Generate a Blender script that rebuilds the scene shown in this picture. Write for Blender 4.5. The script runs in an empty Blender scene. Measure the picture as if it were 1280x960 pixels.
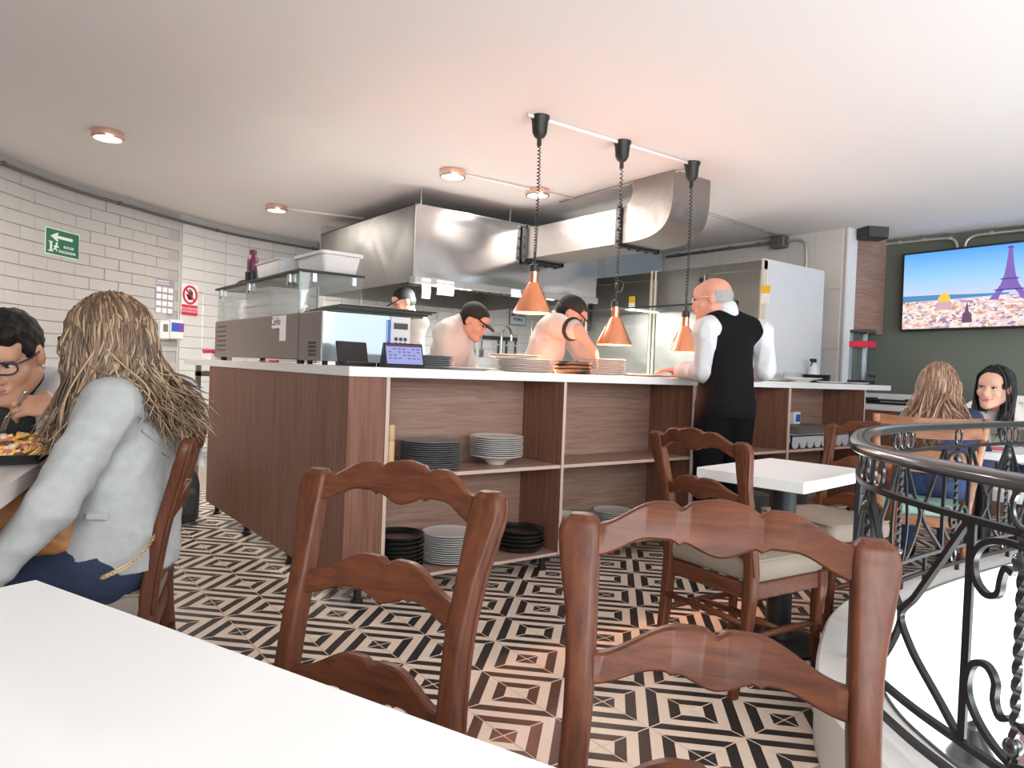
import bpy, bmesh, math, random
import numpy as np
from mathutils import Vector, Matrix

random.seed(7)
rng = np.random.default_rng(7)
SC = bpy.context.scene
COL = SC.collection
PI = math.pi

# ------------------------------------------------------------------ camera
CAM_H = 1.13
FPX = 894.0
CAM_R = np.array([[0.79896, -0.01848, -0.60110], [-0.60017, 0.03934, -0.79891], [0.03842, 0.99906, 0.02034]])
u_, _, v_ = np.linalg.svd(CAM_R)
CAM_R = u_ @ v_
cam_data = bpy.data.cameras.new('camera')
cam_data.sensor_width = 36.0
cam_data.lens = FPX / 1280 * 36.0
cam_data.clip_start = 0.02
cam = bpy.data.objects.new('camera', cam_data)
COL.objects.link(cam)
m4 = Matrix(CAM_R.tolist()).to_4x4()
m4.translation = Vector((0, 0, CAM_H))
cam.matrix_world = m4
SC.camera = cam

# ------------------------------------------------------------------ sky, light, exposure
SC.view_settings.view_transform = 'Standard'
SC.view_settings.look = 'None'
SC.view_settings.gamma = 1.0
SC.view_settings.use_curve_mapping = False
SC.view_settings.exposure = 0.82
try:
    SC.cycles.use_denoising = True
    SC.cycles.max_bounces = 8
    SC.cycles.sample_clamp_indirect = 6.0
except Exception:
    pass
world = bpy.data.worlds.new('world')
SC.world = world
world.use_nodes = True
bg = world.node_tree.nodes['Background']
bg.inputs[0].default_value = (0.86, 0.93, 1.0, 1)
bg.inputs[1].default_value = 0.70

def area_light(name, loc, target, sx, sy, power, color):
    ld = bpy.data.lights.new(name, 'AREA')
    ld.shape = 'RECTANGLE'; ld.size = sx; ld.size_y = sy
    ld.energy = power; ld.color = color
    o = bpy.data.objects.new(name, ld); COL.objects.link(o)
    o.location = loc
    o.rotation_euler = (Vector(target) - Vector(loc)).to_track_quat('-Z', 'Y').to_euler()
    return o
# daylight through the glazed street front behind and to the right of the camera
area_light('daylight_front', (0.8, -3.2, 2.1), (1.8, 3.5, .2), 7.5, 1.6, 150, (0.93, 0.97, 1.0))
area_light('side_fill', (-2.2, -1.6, 1.7), (2.6, 3.0, 1.0), 3.0, 2.0, 140, (0.97, 0.98, 1.0))  # extra fill from behind left, added to brighten the left side and ceiling
# daylight in the stairwell below the round opening
area_light('daylight_stairwell', (3.6, -1.6, -1.4), (3.4, 1.5, -0.9), 3.0, 1.8, 130, (0.93, 0.97, 1.0))

# ------------------------------------------------------------------ materials
def new_mat(name):
    m = bpy.data.materials.new(name); m.use_nodes = True
    nt = m.node_tree
    return m, nt, nt.nodes['Principled BSDF']

def plain(name, col, rough=0.5, metal=0.0, spec=0.5, coat=0.0, trans=0.0, emit=None, estr=0.0, bump=0.0, bscale=60.0, vary=0.0, vscale=8.0, sss=0.0):
    m, nt, b = new_mat(name)
    b.inputs['Base Color'].default_value = (*col, 1)
    b.inputs['Roughness'].default_value = rough
    b.inputs['Metallic'].default_value = metal
    b.inputs['Specular IOR Level'].default_value = spec
    b.inputs['Coat Weight'].default_value = coat
    b.inputs['Coat Roughness'].default_value = 0.15
    b.inputs['Transmission Weight'].default_value = trans
    if sss:
        b.inputs['Subsurface Weight'].default_value = sss
        b.inputs['Subsurface Radius'].default_value = (0.012, 0.005, 0.003)
    if emit:
        b.inputs['Emission Color'].default_value = (*emit, 1)
        b.inputs['Emission Strength'].default_value = estr
    if bump or vary:
        tc = nt.nodes.new('ShaderNodeTexCoord')
        n = nt.nodes.new('ShaderNodeTexNoise')
        n.inputs['Scale'].default_value = bscale; n.inputs['Detail'].default_value = 4
        nt.links.new(tc.outputs['Object'], n.inputs['Vector'])
        if bump:
            bp = nt.nodes.new('ShaderNodeBump'); bp.inputs['Strength'].default_value = bump
            bp.inputs['Distance'].default_value = 0.01
            nt.links.new(n.outputs['Fac'], bp.inputs['Height'])
            nt.links.new(bp.outputs['Normal'], b.inputs['Normal'])
        if vary:
            n2 = nt.nodes.new('ShaderNodeTexNoise')
            n2.inputs['Scale'].default_value = vscale; n2.inputs['Detail'].default_value = 5
            nt.links.new(tc.outputs['Object'], n2.inputs['Vector'])
            mx = nt.nodes.new('ShaderNodeMixRGB')
            mx.inputs[1].default_value = (*[c * (1 - vary) for c in col], 1)
            mx.inputs[2].default_value = (*[min(1, c * (1 + vary)) for c in col], 1)
            nt.links.new(n2.outputs['Fac'], mx.inputs[0])
            nt.links.new(mx.outputs[0], b.inputs['Base Color'])
    return m

def wood(name, c1, c2, stretch=(1, 1, 14), scale=5.0, rough=0.4, coat=0.2, distort=1.2, bump=0.05, spec=0.3):
    """streaky grain; stretch = noise frequency per object axis (small = long streaks)"""
    m, nt, b = new_mat(name)
    tc = nt.nodes.new('ShaderNodeTexCoord')
    oi = nt.nodes.new('ShaderNodeObjectInfo')
    ad = nt.nodes.new('ShaderNodeVectorMath'); ad.operation = 'MULTIPLY_ADD'
    ad.inputs[1].default_value = (1, 1, 1)
    cm = nt.nodes.new('ShaderNodeCombineXYZ')
    mu = nt.nodes.new('ShaderNodeMath'); mu.operation = 'MULTIPLY'; mu.inputs[1].default_value = 13.0
    nt.links.new(oi.outputs['Random'], mu.inputs[0])
    for k in range(3): nt.links.new(mu.outputs[0], cm.inputs[k])
    nt.links.new(tc.outputs['Object'], ad.inputs[0]); nt.links.new(cm.outputs[0], ad.inputs[2])
    mp = nt.nodes.new('ShaderNodeMapping'); mp.inputs['Scale'].default_value = stretch
    nt.links.new(ad.outputs[0], mp.inputs['Vector'])
    n = nt.nodes.new('ShaderNodeTexNoise')
    n.inputs['Scale'].default_value = scale; n.inputs['Detail'].default_value = 7
    n.inputs['Roughness'].default_value = 0.62; n.inputs['Distortion'].default_value = distort
    nt.links.new(mp.outputs[0], n.inputs['Vector'])
    r = nt.nodes.new('ShaderNodeValToRGB')
    r.color_ramp.elements[0].position = 0.32; r.color_ramp.elements[0].color = (*c2, 1)
    r.color_ramp.elements[1].position = 0.68; r.color_ramp.elements[1].color = (*c1, 1)
    nt.links.new(n.outputs['Fac'], r.inputs['Fac'])
    nt.links.new(r.outputs[0], b.inputs['Base Color'])
    b.inputs['Roughness'].default_value = rough
    b.inputs['Coat Weight'].default_value = coat; b.inputs['Coat Roughness'].default_value = 0.2
    b.inputs['Specular IOR Level'].default_value = spec
    bp = nt.nodes.new('ShaderNodeBump'); bp.inputs['Strength'].default_value = bump; bp.inputs['Distance'].default_value = 0.004
    nt.links.new(n.outputs['Fac'], bp.inputs['Height']); nt.links.new(bp.outputs['Normal'], b.inputs['Normal'])
    return m

def steel(name, col=(0.62, 0.62, 0.61), rough=0.28, wav=0.0, wscale=2.0, brush=0.06, brushv=(2, 2, 90)):
    m, nt, b = new_mat(name)
    b.inputs['Base Color'].default_value = (*col, 1)
    b.inputs['Metallic'].default_value = 1.0; b.inputs['Roughness'].default_value = rough
    tc = nt.nodes.new('ShaderNodeTexCoord')
    mp = nt.nodes.new('ShaderNodeMapping'); mp.inputs['Scale'].default_value = brushv
    nt.links.new(tc.outputs['Object'], mp.inputs['Vector'])
    n = nt.nodes.new('ShaderNodeTexNoise'); n.inputs['Scale'].default_value = 6; n.inputs['Detail'].default_value = 3
    nt.links.new(mp.outputs[0], n.inputs['Vector'])
    bp = nt.nodes.new('ShaderNodeBump'); bp.inputs['Strength'].default_value = brush; bp.inputs['Distance'].default_value = 0.002
    nt.links.new(n.outputs['Fac'], bp.inputs['Height'])
    last = bp
    if wav:
        n2 = nt.nodes.new('ShaderNodeTexNoise'); n2.inputs['Scale'].default_value = wscale; n2.inputs['Detail'].default_value = 1
        n2.inputs['Distortion'].default_value = 1.5
        nt.links.new(tc.outputs['Object'], n2.inputs['Vector'])
        b2 = nt.nodes.new('ShaderNodeBump'); b2.inputs['Strength'].default_value = wav; b2.inputs['Distance'].default_value = 0.08
        nt.links.new(n2.outputs['Fac'], b2.inputs['Height'])
        nt.links.new(bp.outputs['Normal'], b2.inputs['Normal'])
        last = b2
    nt.links.new(last.outputs['Normal'], b.inputs['Normal'])
    return m

def glass(name, col=(0.93, 0.98, 0.97), alpha=0.16, refl=.4):
    """thin clear pane: mostly see-through with a glossy sheen"""
    m = bpy.data.materials.new(name); m.use_nodes = True
    nt = m.node_tree; nt.nodes.clear()
    out = nt.nodes.new('ShaderNodeOutputMaterial')
    t = nt.nodes.new('ShaderNodeBsdfTransparent'); t.inputs[0].default_value = (*col, 1)
    g = nt.nodes.new('ShaderNodeBsdfGlossy'); g.inputs['Roughness'].default_value = 0.03
    mx = nt.nodes.new('ShaderNodeMixShader')
    fr = nt.nodes.new('ShaderNodeFresnel'); fr.inputs[0].default_value = 1.45
    mu = nt.nodes.new('ShaderNodeMath'); mu.operation = 'MULTIPLY_ADD'; mu.inputs[1].default_value = refl; mu.inputs[2].default_value = alpha * .25
    nt.links.new(fr.outputs[0], mu.inputs[0]); nt.links.new(mu.outputs[0], mx.inputs[0])
    nt.links.new(t.outputs[0], mx.inputs[1]); nt.links.new(g.outputs[0], mx.inputs[2])
    nt.links.new(mx.outputs[0], out.inputs[0])
    return m

def lamp_mat(name, col, strength):
    m = bpy.data.materials.new(name); m.use_nodes = True
    nt = m.node_tree; nt.nodes.clear()
    out = nt.nodes.new('ShaderNodeOutputMaterial')
    e = nt.nodes.new('ShaderNodeEmission'); e.inputs[0].default_value = (*col, 1); e.inputs[1].default_value = strength
    nt.links.new(e.outputs[0], out.inputs[0])
    return m

M = {}
M['ceiling'] = plain('ceiling_paint', (0.76, 0.735, 0.725), 0.7, bump=0.02, bscale=30)
M['white_paint'] = plain('white_paint', (0.82, 0.82, 0.82), 0.6)
M['curb'] = plain('curb_plaster', (0.78, 0.77, 0.74), 0.6, vary=0.06, vscale=5)
M['green_paint'] = plain('green_paint', (0.145, 0.165, 0.13), 0.7)
M['brick_paint'] = plain('painted_brick', (0.46, 0.445, 0.43), 0.65, vary=0.05, vscale=4, bump=0.06, bscale=14)
M['brick_joint'] = plain('brick_joint', (0.40, 0.385, 0.37), 0.8)
M['gloss_tile'] = plain('gloss_white_tile', (0.66, 0.65, 0.63), 0.12, coat=0.4)
M['tile_joint'] = plain('tile_joint', (0.52, 0.505, 0.48), 0.8)
M['beige_tile'] = plain('beige_wall_tile', (0.66, 0.61, 0.56), 0.35, vary=0.03)
M['tile_cream'] = plain('cream_cement', (0.80, 0.66, 0.54), 0.38, vary=0.07, vscale=9)
M['tile_black'] = plain('black_cement', (0.022, 0.020, 0.020), 0.38, vary=0.3, vscale=9)
M['grout'] = plain('grout', (0.42, 0.36, 0.31), 0.8)
M['slab'] = plain('white_quartz', (0.82, 0.82, 0.81), 0.45)
M['laminate_v'] = wood('laminate_upright_grain', (0.27, 0.13, 0.085), (0.15, 0.066, 0.042), (9, 9, 0.35), 6.0, 0.5, 0.05, 0.3, 0.02)
M['laminate_h'] = wood('laminate_level_grain', (0.42, 0.27, 0.21), (0.26, 0.15, 0.11), (0.5, 9, 9), 5.0, 0.5, 0.05, 0.9, 0.02)  # same laminate as upright, lighter colour stands in for daylight on back panels
M['laminate_edge'] = plain('laminate_edge', (0.62, 0.46, 0.39), 0.5)
M['chair_wood'] = wood('chair_wood', (0.15, 0.047, 0.019), (0.07, 0.020, 0.009), (2.0, 22, 22), 3.0, 0.45, 0.06, 0.5, 0.04)
M['chair_wood_v'] = wood('chair_wood_upright', (0.145, 0.045, 0.0185), (0.07, 0.020, 0.009), (22, 22, 1.6), 3.0, 0.45, 0.06, 0.4, 0.04)
M['chair_wood_pale'] = wood('pale_chair_wood', (0.38, 0.17, 0.085), (0.22, 0.09, 0.045), (1, 6, 6), 5.0, 0.35, 0.3, 0.8, 0.04)
M['cushion'] = plain('oatmeal_fabric', (0.30, 0.25, 0.205), 0.95, spec=.2, bump=0.5, bscale=420, vary=0.22, vscale=220)
M['mint'] = plain('mint_vinyl', (0.30, 0.50, 0.42), 0.5)
M['black_iron'] = plain('black_iron', (0.018, 0.019, 0.021), 0.32, metal=0.3, spec=0.6)
M['rail_iron'] = plain('rail_iron', (0.03, 0.031, 0.034), 0.20, metal=0.4, spec=0.9, coat=1.0)
M['steel'] = steel('stainless', (0.60, 0.60, 0.59), 0.26)
M['steel_wavy'] = steel('wavy_stainless', (0.62, 0.62, 0.62), 0.20, wav=0.55, wscale=1.6)
M['steel_dull'] = steel('dull_stainless', (0.29, 0.28, 0.26), 0.42, wav=0.12, wscale=1.5)
M['galv'] = steel('galvanised', (0.34, 0.315, 0.30), 0.45, wav=0.08, wscale=5)
M['fridge_side'] = plain('fridge_side', (0.72, 0.74, 0.76), 0.45, vary=0.05, vscale=3)
M['appliance_grey'] = plain('appliance_grey', (0.20, 0.165, 0.15), 0.5, metal=0.2)
M['black'] = plain('black_plastic', (0.012, 0.012, 0.013), 0.45)
M['black_gloss'] = plain('black_gloss', (0.01, 0.01, 0.011), 0.12, coat=0.3)
M['dark_grey'] = plain('dark_grey', (0.05, 0.05, 0.052), 0.5)
M['white_plastic'] = plain('white_plastic', (0.78, 0.77, 0.76), 0.4)
M['white_ceramic'] = plain('white_ceramic', (0.78, 0.77, 0.74), 0.18, coat=0.4)
M['grey_ceramic'] = plain('grey_ceramic', (0.24, 0.237, 0.24), 0.4)
M['black_ceramic'] = plain('black_ceramic', (0.012, 0.012, 0.012), 0.28, coat=0.2)
M['copper'] = plain('brushed_copper', (0.93, 0.42, 0.24), 0.22, metal=1.0)
M['copper_in'] = plain('copper_inside', (0.95, 0.55, 0.30), 0.4, metal=0.6)
M['grey_conduit'] = plain('grey_conduit', (0.16, 0.15, 0.145), 0.5, metal=0.4)
M['metal_conduit'] = plain('metal_conduit', (0.55, 0.53, 0.51), 0.4, metal=0.7)
M['white_conduit'] = plain('white_conduit', (0.85, 0.80, 0.78), 0.5)
M['glass'] = glass('clear_glass', (.965, .98, .975), .10)
M['rim_copper'] = plain('pale_copper', (.86, .58, .47), .25, metal=.9)
M['glass_clearer'] = glass('clearer_glass', (.97, .98, .975), .04, .15)
M['glass_edge'] = plain('glass_edge', (0.25, 0.42, 0.38), 0.15)
M['paper'] = plain('white_paper', (0.80, 0.79, 0.77), 0.7)
M['yellow'] = plain('yellow_print', (0.80, 0.50, 0.02), 0.5)
M['red'] = plain('red_print', (0.62, 0.02, 0.06), 0.5)
M['blue'] = plain('blue_print', (0.03, 0.10, 0.45), 0.5)
M['navy_print'] = plain('navy_print', (0.02, 0.035, 0.12), 0.5)
M['purple'] = plain('purple_print', (0.20, 0.05, 0.35), 0.5)
M['sign_green'] = plain('sign_green', (0.0, 0.12, 0.065), 0.45)
M['sign_pale'] = plain('sign_pale', (0.72, 0.86, 0.70), 0.5)
M['mauve'] = plain('mauve_print', (0.32, 0.29, 0.36), 0.5)
M['maroon'] = plain('maroon_bottle', (0.11, 0.01, 0.045), 0.45)
M['warm_bulb'] = lamp_mat('warm_bulb', (1.0, 0.55, 0.22), 30.0)
M['led'] = lamp_mat('led_panel', (1.0, 0.93, 0.82), 9.0)

# ------------------------------------------------------------------ geometry helpers
def at(px, py, d):
    """world point seen at a photograph position at depth d along the view axis"""
    return Vector((CAM_R @ np.array([(px - 640) * d / FPX, -(py - 480) * d / FPX, -d])).tolist()) + Vector((0, 0, CAM_H))
def onz(px, py, z):
    r = CAM_R @ np.array([px - 640, -(py - 480), -FPX]); k = (z - CAM_H) / r[2]
    return Vector((r * k).tolist()) + Vector((0, 0, CAM_H))

class MB:
    def __init__(s): s.v = []; s.f = []; s.m = []
    def add(s, verts, faces, mi=0, T=None):
        o = len(s.v)
        for p in verts:
            p = Vector(p)
            s.v.append(tuple(T @ p) if T is not None else tuple(p))
        for f in faces:
            s.f.append(tuple(i + o for i in f)); s.m.append(mi)
    def box(s, c, d, mi=0, T=None, rz=0.0, bev=0.0):
        x, y, z = d[0] / 2, d[1] / 2, d[2] / 2
        if bev > 0:
            b = min(bev, x * .9, y * .9, z * .9)
            vs = []
            for sx in (-1, 1):
                for sy in (-1, 1):
                    for sz in (-1, 1):
                        vs += [(sx * x, sy * (y - b), sz * (z - b)), (sx * (x - b), sy * y, sz * (z - b)), (sx * (x - b), sy * (y - b), sz * z)]
            def ix(sx, sy, sz, k): return ((sx > 0) * 4 + (sy > 0) * 2 + (sz > 0)) * 3 + k
            fs = []
            for sgn in (-1, 1):
                fs.append([ix(sgn, a, b_, 0) for a, b_ in ((-1, -1), (1, -1), (1, 1), (-1, 1))][::sgn])
                fs.append([ix(a, sgn, b_, 1) for a, b_ in ((-1, -1), (-1, 1), (1, 1), (1, -1))][::sgn])
                fs.append([ix(a, b_, sgn, 2) for a, b_ in ((-1, -1), (1, -1), (1, 1), (-1, 1))][::sgn])
            for a in (-1, 1):
                for b_ in (-1, 1):
                    e = a * b_
                    fs.append([ix(a, b_, -1, 0), ix(a, b_, -1, 1), ix(a, b_, 1, 1), ix(a, b_, 1, 0)][::e])
                    fs.append([ix(a, -1, b_, 2), ix(a, -1, b_, 0), ix(a, 1, b_, 0), ix(a, 1, b_, 2)][::e])
                    fs.append([ix(-1, a, b_, 1), ix(-1, a, b_, 2), ix(1, a, b_, 2), ix(1, a, b_, 1)][::e])
                    for c_ in (-1, 1):
                        fs.append([ix(a, b_, c_, 0), ix(a, b_, c_, 1), ix(a, b_, c_, 2)][::a * b_ * c_])
        else:
            vs = [(sx * x, sy * y, sz * z) for sx in (-1, 1) for sy in (-1, 1) for sz in (-1, 1)]
            fs = [(0, 1, 3, 2), (4, 6, 7, 5), (0, 4, 5, 1), (2, 3, 7, 6), (0, 2, 6, 4), (1, 5, 7, 3)]
        Tr = Matrix.Translation(Vector(c)) @ Matrix.Rotation(rz, 4, 'Z')
        s.add(vs, fs, mi, (T @ Tr) if T is not None else Tr)
        return s
    def prism(s, poly, z0, z1, mi=0, T=None, mtop=None):
        n = len(poly)
        vs = [(p[0], p[1], z0) for p in poly] + [(p[0], p[1], z1) for p in poly]
        s.add(vs, [tuple(range(n))[::-1]], mi, T)
        o = len(s.v) - 2 * n
        s.f.append(tuple(o + n + k for k in range(n))); s.m.append(mi if mtop is None else mtop)
        for k in range(n):
            s.f.append((o + k, o + (k + 1) % n, o + n + (k + 1) % n, o + n + k)); s.m.append(mi)
        return s
    def tube(s, pts, r, n=8, mi=0, T=None, cap=True, prof=None, up=None):
        """round tube (or prof: list of (a,b) offsets scaled by r) along pts"""
        P = [Vector(p) for p in pts]; N = len(P)
        rs = r if hasattr(r, '__len__') else [r] * N
        if prof is None: prof = [(math.cos(2 * PI * k / n), math.sin(2 * PI * k / n)) for k in range(n)]
        n = len(prof)
        vs = []; prev = None
        for i in range(N):
            t = (P[min(i + 1, N - 1)] - P[max(i - 1, 0)])
            if t.length < 1e-9: t = Vector((0, 0, 1))
            t.normalize()
            if up is not None:
                b = t.cross(Vector(up)); b = b.normalized() if b.length > 1e-6 else Vector((1, 0, 0))
                a = b.cross(t)
                e1, e2 = b, a
            else:
                if prev is None:
                    e1 = t.cross(Vector((0, 0, 1)))
                    if e1.length < 1e-3: e1 = t.cross(Vector((0, 1, 0)))
                    e1.normalize()
                else:
                    e1 = prev - t * prev.dot(t)
                    e1 = e1.normalized() if e1.length > 1e-6 else t.orthogonal().normalized()
                e2 = t.cross(e1); prev = e1
            for (a_, b_) in prof: vs.append(P[i] + (e1 * a_ + e2 * b_) * rs[i])
        fs = []
        for i in range(N - 1):
            for k in range(n):
                fs.append((i * n + k, i * n + (k + 1) % n, (i + 1) * n + (k + 1) % n, (i + 1) * n + k))
        if cap:
            fs.append(tuple(range(n))[::-1]); fs.append(tuple((N - 1) * n + k for k in range(n)))
        s.add(vs, fs, mi, T)
        return s
    def lathe(s, prof, n=24, c=(0, 0, 0), mi=0, T=None, mis=None):
        vs = []; fs = []; mm = []
        for (r, z) in prof:
            for k in range(n):
                a = 2 * PI * k / n
                vs.append((c[0] + r * math.cos(a), c[1] + r * math.sin(a), c[2] + z))
        o0 = len(s.v)
        s.add(vs, [], mi, T)
        for i in range(len(prof) - 1):
            for k in range(n):
                s.f.append((o0 + i * n + k, o0 + i * n + (k + 1) % n, o0 + (i + 1) * n + (k + 1) % n, o0 + (i + 1) * n + k))
                s.m.append(mis[i] if mis else mi)
        if prof[0][0] > 1e-6: s.f.append(tuple(o0 + k for k in range(n))[::-1]); s.m.append(mis[0] if mis else mi)
        if prof[-1][0] > 1e-6: s.f.append(tuple(o0 + (len(prof) - 1) * n + k for k in range(n))); s.m.append(mis[-1] if mis else mi)
        return s
    def build(s, name, mats, parent=None, smooth=False, loc=None, rz=None, angle=None):
        me = bpy.data.meshes.new(name)
        me.from_pydata(s.v, [], s.f)
        if not isinstance(mats, (list, tuple)): mats = [mats]
        for m in mats: me.materials.append(m)
        me.polygons.foreach_set('material_index', s.m)
        if smooth: me.polygons.foreach_set('use_smooth', [True] * len(me.polygons))
        me.update()
        if smooth and angle:
            try: me.set_sharp_from_angle(angle=angle)
            except Exception: pass
        o = bpy.data.objects.new(name, me); COL.objects.link(o)
        if parent is not None: o.parent = parent
        if loc is not None: o.location = loc
        if rz is not None: o.rotation_euler = (0, 0, rz)
        return o

def tag(o, label=None, cat=None, group=None, kind=None):
    if label: o['label'] = label
    if cat: o['category'] = cat
    if group: o['group'] = group
    if kind: o['kind'] = kind
    return o
def thing(name, label, cat, loc=(0, 0, 0), rz=0.0, group=None):
    o = bpy.data.objects.new(name, None); COL.objects.link(o)
    o.empty_display_size = 0.05
    o.location = loc; o.rotation_euler = (0, 0, rz)
    return tag(o, label, cat, group)
def struct(o): o['kind'] = 'structure'; return o
def link_mesh(name, me, parent=None, loc=None, rz=None):
    o = bpy.data.objects.new(name, me); COL.objects.link(o)
    if parent is not None: o.parent = parent
    if loc is not None: o.location = loc
    if rz is not None: o.rotation_euler = (0, 0, rz)
    return o
def copy_tree(o, parent=None):
    c = o.copy(); COL.objects.link(c)
    if parent is not None: c.parent = parent
    for ch in list(o.children): copy_tree(ch, c)
    return c
def frame(origin, xdir, ydir):
    x = Vector(xdir).normalized(); y = Vector(ydir); y = (y - x * y.dot(x)).normalized(); z = x.cross(y)
    m = Matrix((x, y, z)).transposed().to_4x4(); m.translation = Vector(origin); return m
def text(name, body, size, mat, parent, T, extrude=0.0005, align='CENTER', bold=0.0):
    cu = bpy.data.curves.new(name, 'FONT'); cu.body = body; cu.size = size; cu.extrude = extrude
    cu.align_x = align; cu.align_y = 'CENTER'; cu.offset = bold
    cu.resolution_u = 3
    cu.materials.append(mat)
    o = bpy.data.objects.new(name, cu); COL.objects.link(o)
    bpy.context.view_layer.update()
    me = bpy.data.meshes.new_from_object(o); bpy.data.objects.remove(o)
    o = bpy.data.objects.new(name, me); COL.objects.link(o)
    o.parent = parent; o.matrix_local = T
    return o
def smooth_path(pts, n):
    """Catmull-Rom through pts, n samples per span"""
    P = [Vector(p) for p in pts]; out = []
    for i in range(len(P) - 1):
        p0 = P[max(i - 1, 0)]; p1 = P[i]; p2 = P[i + 1]; p3 = P[min(i + 2, len(P) - 1)]
        for k in range(n):
            t = k / n
            out.append(0.5 * ((2 * p1) + (p2 - p0) * t + (2 * p0 - 5 * p1 + 4 * p2 - p3) * t * t + (3 * p1 - p0 - 3 * p2 + p3) * t ** 3))
    out.append(P[-1]); return out
ORD = ['topmost', 'second', 'third', 'fourth', 'fifth', 'sixth', 'seventh', 'eighth', 'ninth', 'tenth', 'eleventh', 'twelfth', 'thirteenth', 'fourteenth', 'fifteenth', 'sixteenth']

# ================================================================== SETTING
ZC = 2.658
# ---- the round opening in the floor (stairwell) and the line its railing follows
RAIL = [(1.57, -.12), (1.60, .12), (1.66, .34), (1.735, .52), (1.82, .68), (1.905, .82), (2.03, .975), (2.2, 1.11), (2.46, 1.25),
        (2.79, 1.392), (3.1, 1.465), (3.45, 1.50), (3.9, 1.505), (4.6, 1.47), (5.6, 1.36)]
OPEN = RAIL + [(6.3, 1.0), (6.7, .2), (6.5, -.8), (5.8, -1.6), (4.5, -2.2), (3.0, -2.2), (2.1, -1.6), (1.66, -.7)]
loop = smooth_path([(x, y, 0) for x, y in OPEN] + [(OPEN[0][0], OPEN[0][1], 0)], 8)[:-1]
loop = np.array([(p.x, p.y) for p in loop])
def offset_loop(L, d):
    t = np.roll(L, -1, 0) - np.roll(L, 1, 0); t /= np.linalg.norm(t, axis=1)[:, None]
    return L + np.stack([-t[:, 1], t[:, 0]], 1) * d
def inside(px, py, L):
    c = False; n = len(L); j = n - 1
    for i in range(n):
        if ((L[i][1] > py) != (L[j][1] > py)) and (px < (L[j][0] - L[i][0]) * (py - L[i][1]) / (L[j][1] - L[i][1]) + L[i][0]): c = not c
        j = i
    return c
outer = offset_loop(loop, 0.10); inner = offset_loop(loop, -0.085); hole = offset_loop(loop, -0.02)
if not (np.abs(outer - loop.mean(0)).sum() > np.abs(inner - loop.mean(0)).sum()):
    outer, inner, hole = offset_loop(loop, -0.10), offset_loop(loop, 0.085), offset_loop(loop, 0.02)

# ---- floor: grout bed, then cement tiles laid on it
fb = MB()
gx = np.arange(-2.0, 8.6, 0.1); gy = np.arange(-3.4, 9.4, 0.1)
idx = {}
def vid(i, j):
    if (i, j) not in idx:
        idx[(i, j)] = len(fb.v); fb.v.append((gx[i], gy[j], -0.004))
    return idx[(i, j)]
for i in range(len(gx) - 1):
    for j in range(len(gy) - 1):
        if not inside(gx[i] + .05, gy[j] + .05, hole):
            fb.f.append((vid(i, j), vid(i + 1, j), vid(i + 1, j + 1), vid(i, j + 1))); fb.m.append(0)
floor = struct(fb.build('floor', M['grout']))
T_ = 0.2118; TX, TY = 1.5376, 1.9483
def tile_geo(mb, T=None):
    """square tile: eight bands square to one diagonal, cream at corner (-,-) to black at corner (+,+)"""
    h = T_ / 2 - 0.0012; b = 0.0012
    def clip(k0, k1):                      # band k0<=x+y<=k1 of the top square
        q = h - b
        pts = [(-q, -q), (q, -q), (q, q), (-q, q)]
        def cut(P, sgn, k):
            out = []
            for a in range(len(P)):
                p, r = P[a], P[(a + 1) % len(P)]
                dp, dr = sgn * (p[0] + p[1] - k), sgn * (r[0] + r[1] - k)
                if dp >= -1e-9: out.append(p)
                if (dp > 1e-9 and dr < -1e-9) or (dp < -1e-9 and dr > 1e-9):
                    t = dp / (dp - dr); out.append((p[0] + (r[0] - p[0]) * t, p[1] + (r[1] - p[1]) * t))
            return out
        return cut(cut(pts, 1, k0), -1, k1)
    q = h - b; st = 4 * q / 8
    for k in range(8):
        P = clip(-2 * q + k * st, -2 * q + (k + 1) * st)
        mb.add([(x, y, 0) for x, y in P], [tuple(range(len(P)))], k % 2, T)
    vs = [(sx * q, sy * q, 0) for sx, sy in ((-1, -1), (1, -1), (1, 1), (-1, 1))] + [(sx * h, sy * h, -0.004) for sx, sy in ((-1, -1), (1, -1), (1, 1), (-1, 1))]
    mb.add(vs, [(k, 4 + k, 4 + (k + 1) % 4, (k + 1) % 4) for k in range(4)], 0, T)
tmb = MB(); tile_geo(tmb)
tile_me = bpy.data.meshes.new('tile'); tile_me.from_pydata(tmb.v, [], tmb.f)
for m in (M['tile_cream'], M['tile_black']): tile_me.materials.append(m)
tile_me.polygons.foreach_set('material_index', tmb.m); tile_me.update()
cells = []
for i in range(-9, 30):
    for j in range(-12, 22):
        x, y = TX + (i + .5) * T_, TY + (j + .5) * T_
        if inside(x, y, loop): continue
        if y > 6.4 or (x > 2.0 and y > 3.7) or x > 7.6 or y < -1: continue
        c = CAM_R.T @ np.array([x, y, -CAM_H]); d = -c[2]
        px, py = (640 + FPX * c[0] / d, 480 - FPX * c[1] / d) if d > .3 else (0, 0)
        seen = d > .5 and -30 < px < 1120 and py < 985 and (px > 190) and py > 560
        # hidden below the near table top
        if seen and py > 735 + (px - 60) * 0.35 + 25: seen = False
        cells.append((0 if seen else 1, d, i, j, x, y))
cells.sort()
def tile_rot(i, j):
    # cream corner = lattice point with both indices even, black = both odd
    for k, (a, b) in enumerate(((0, 0), (1, 0), (1, 1), (0, 1))):
        if (i + a) % 2 == 0 and (j + b) % 2 == 0: return k * PI / 2
rest = MB()
for k, (s_, d, i, j, x, y) in enumerate(cells):
    if k < 300: link_mesh('tile', tile_me, floor, (x, y, 0), tile_rot(i, j))
    else: tile_geo(rest, Matrix.Translation((x, y, 0)) @ Matrix.Rotation(tile_rot(i, j), 4, 'Z'))
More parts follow.
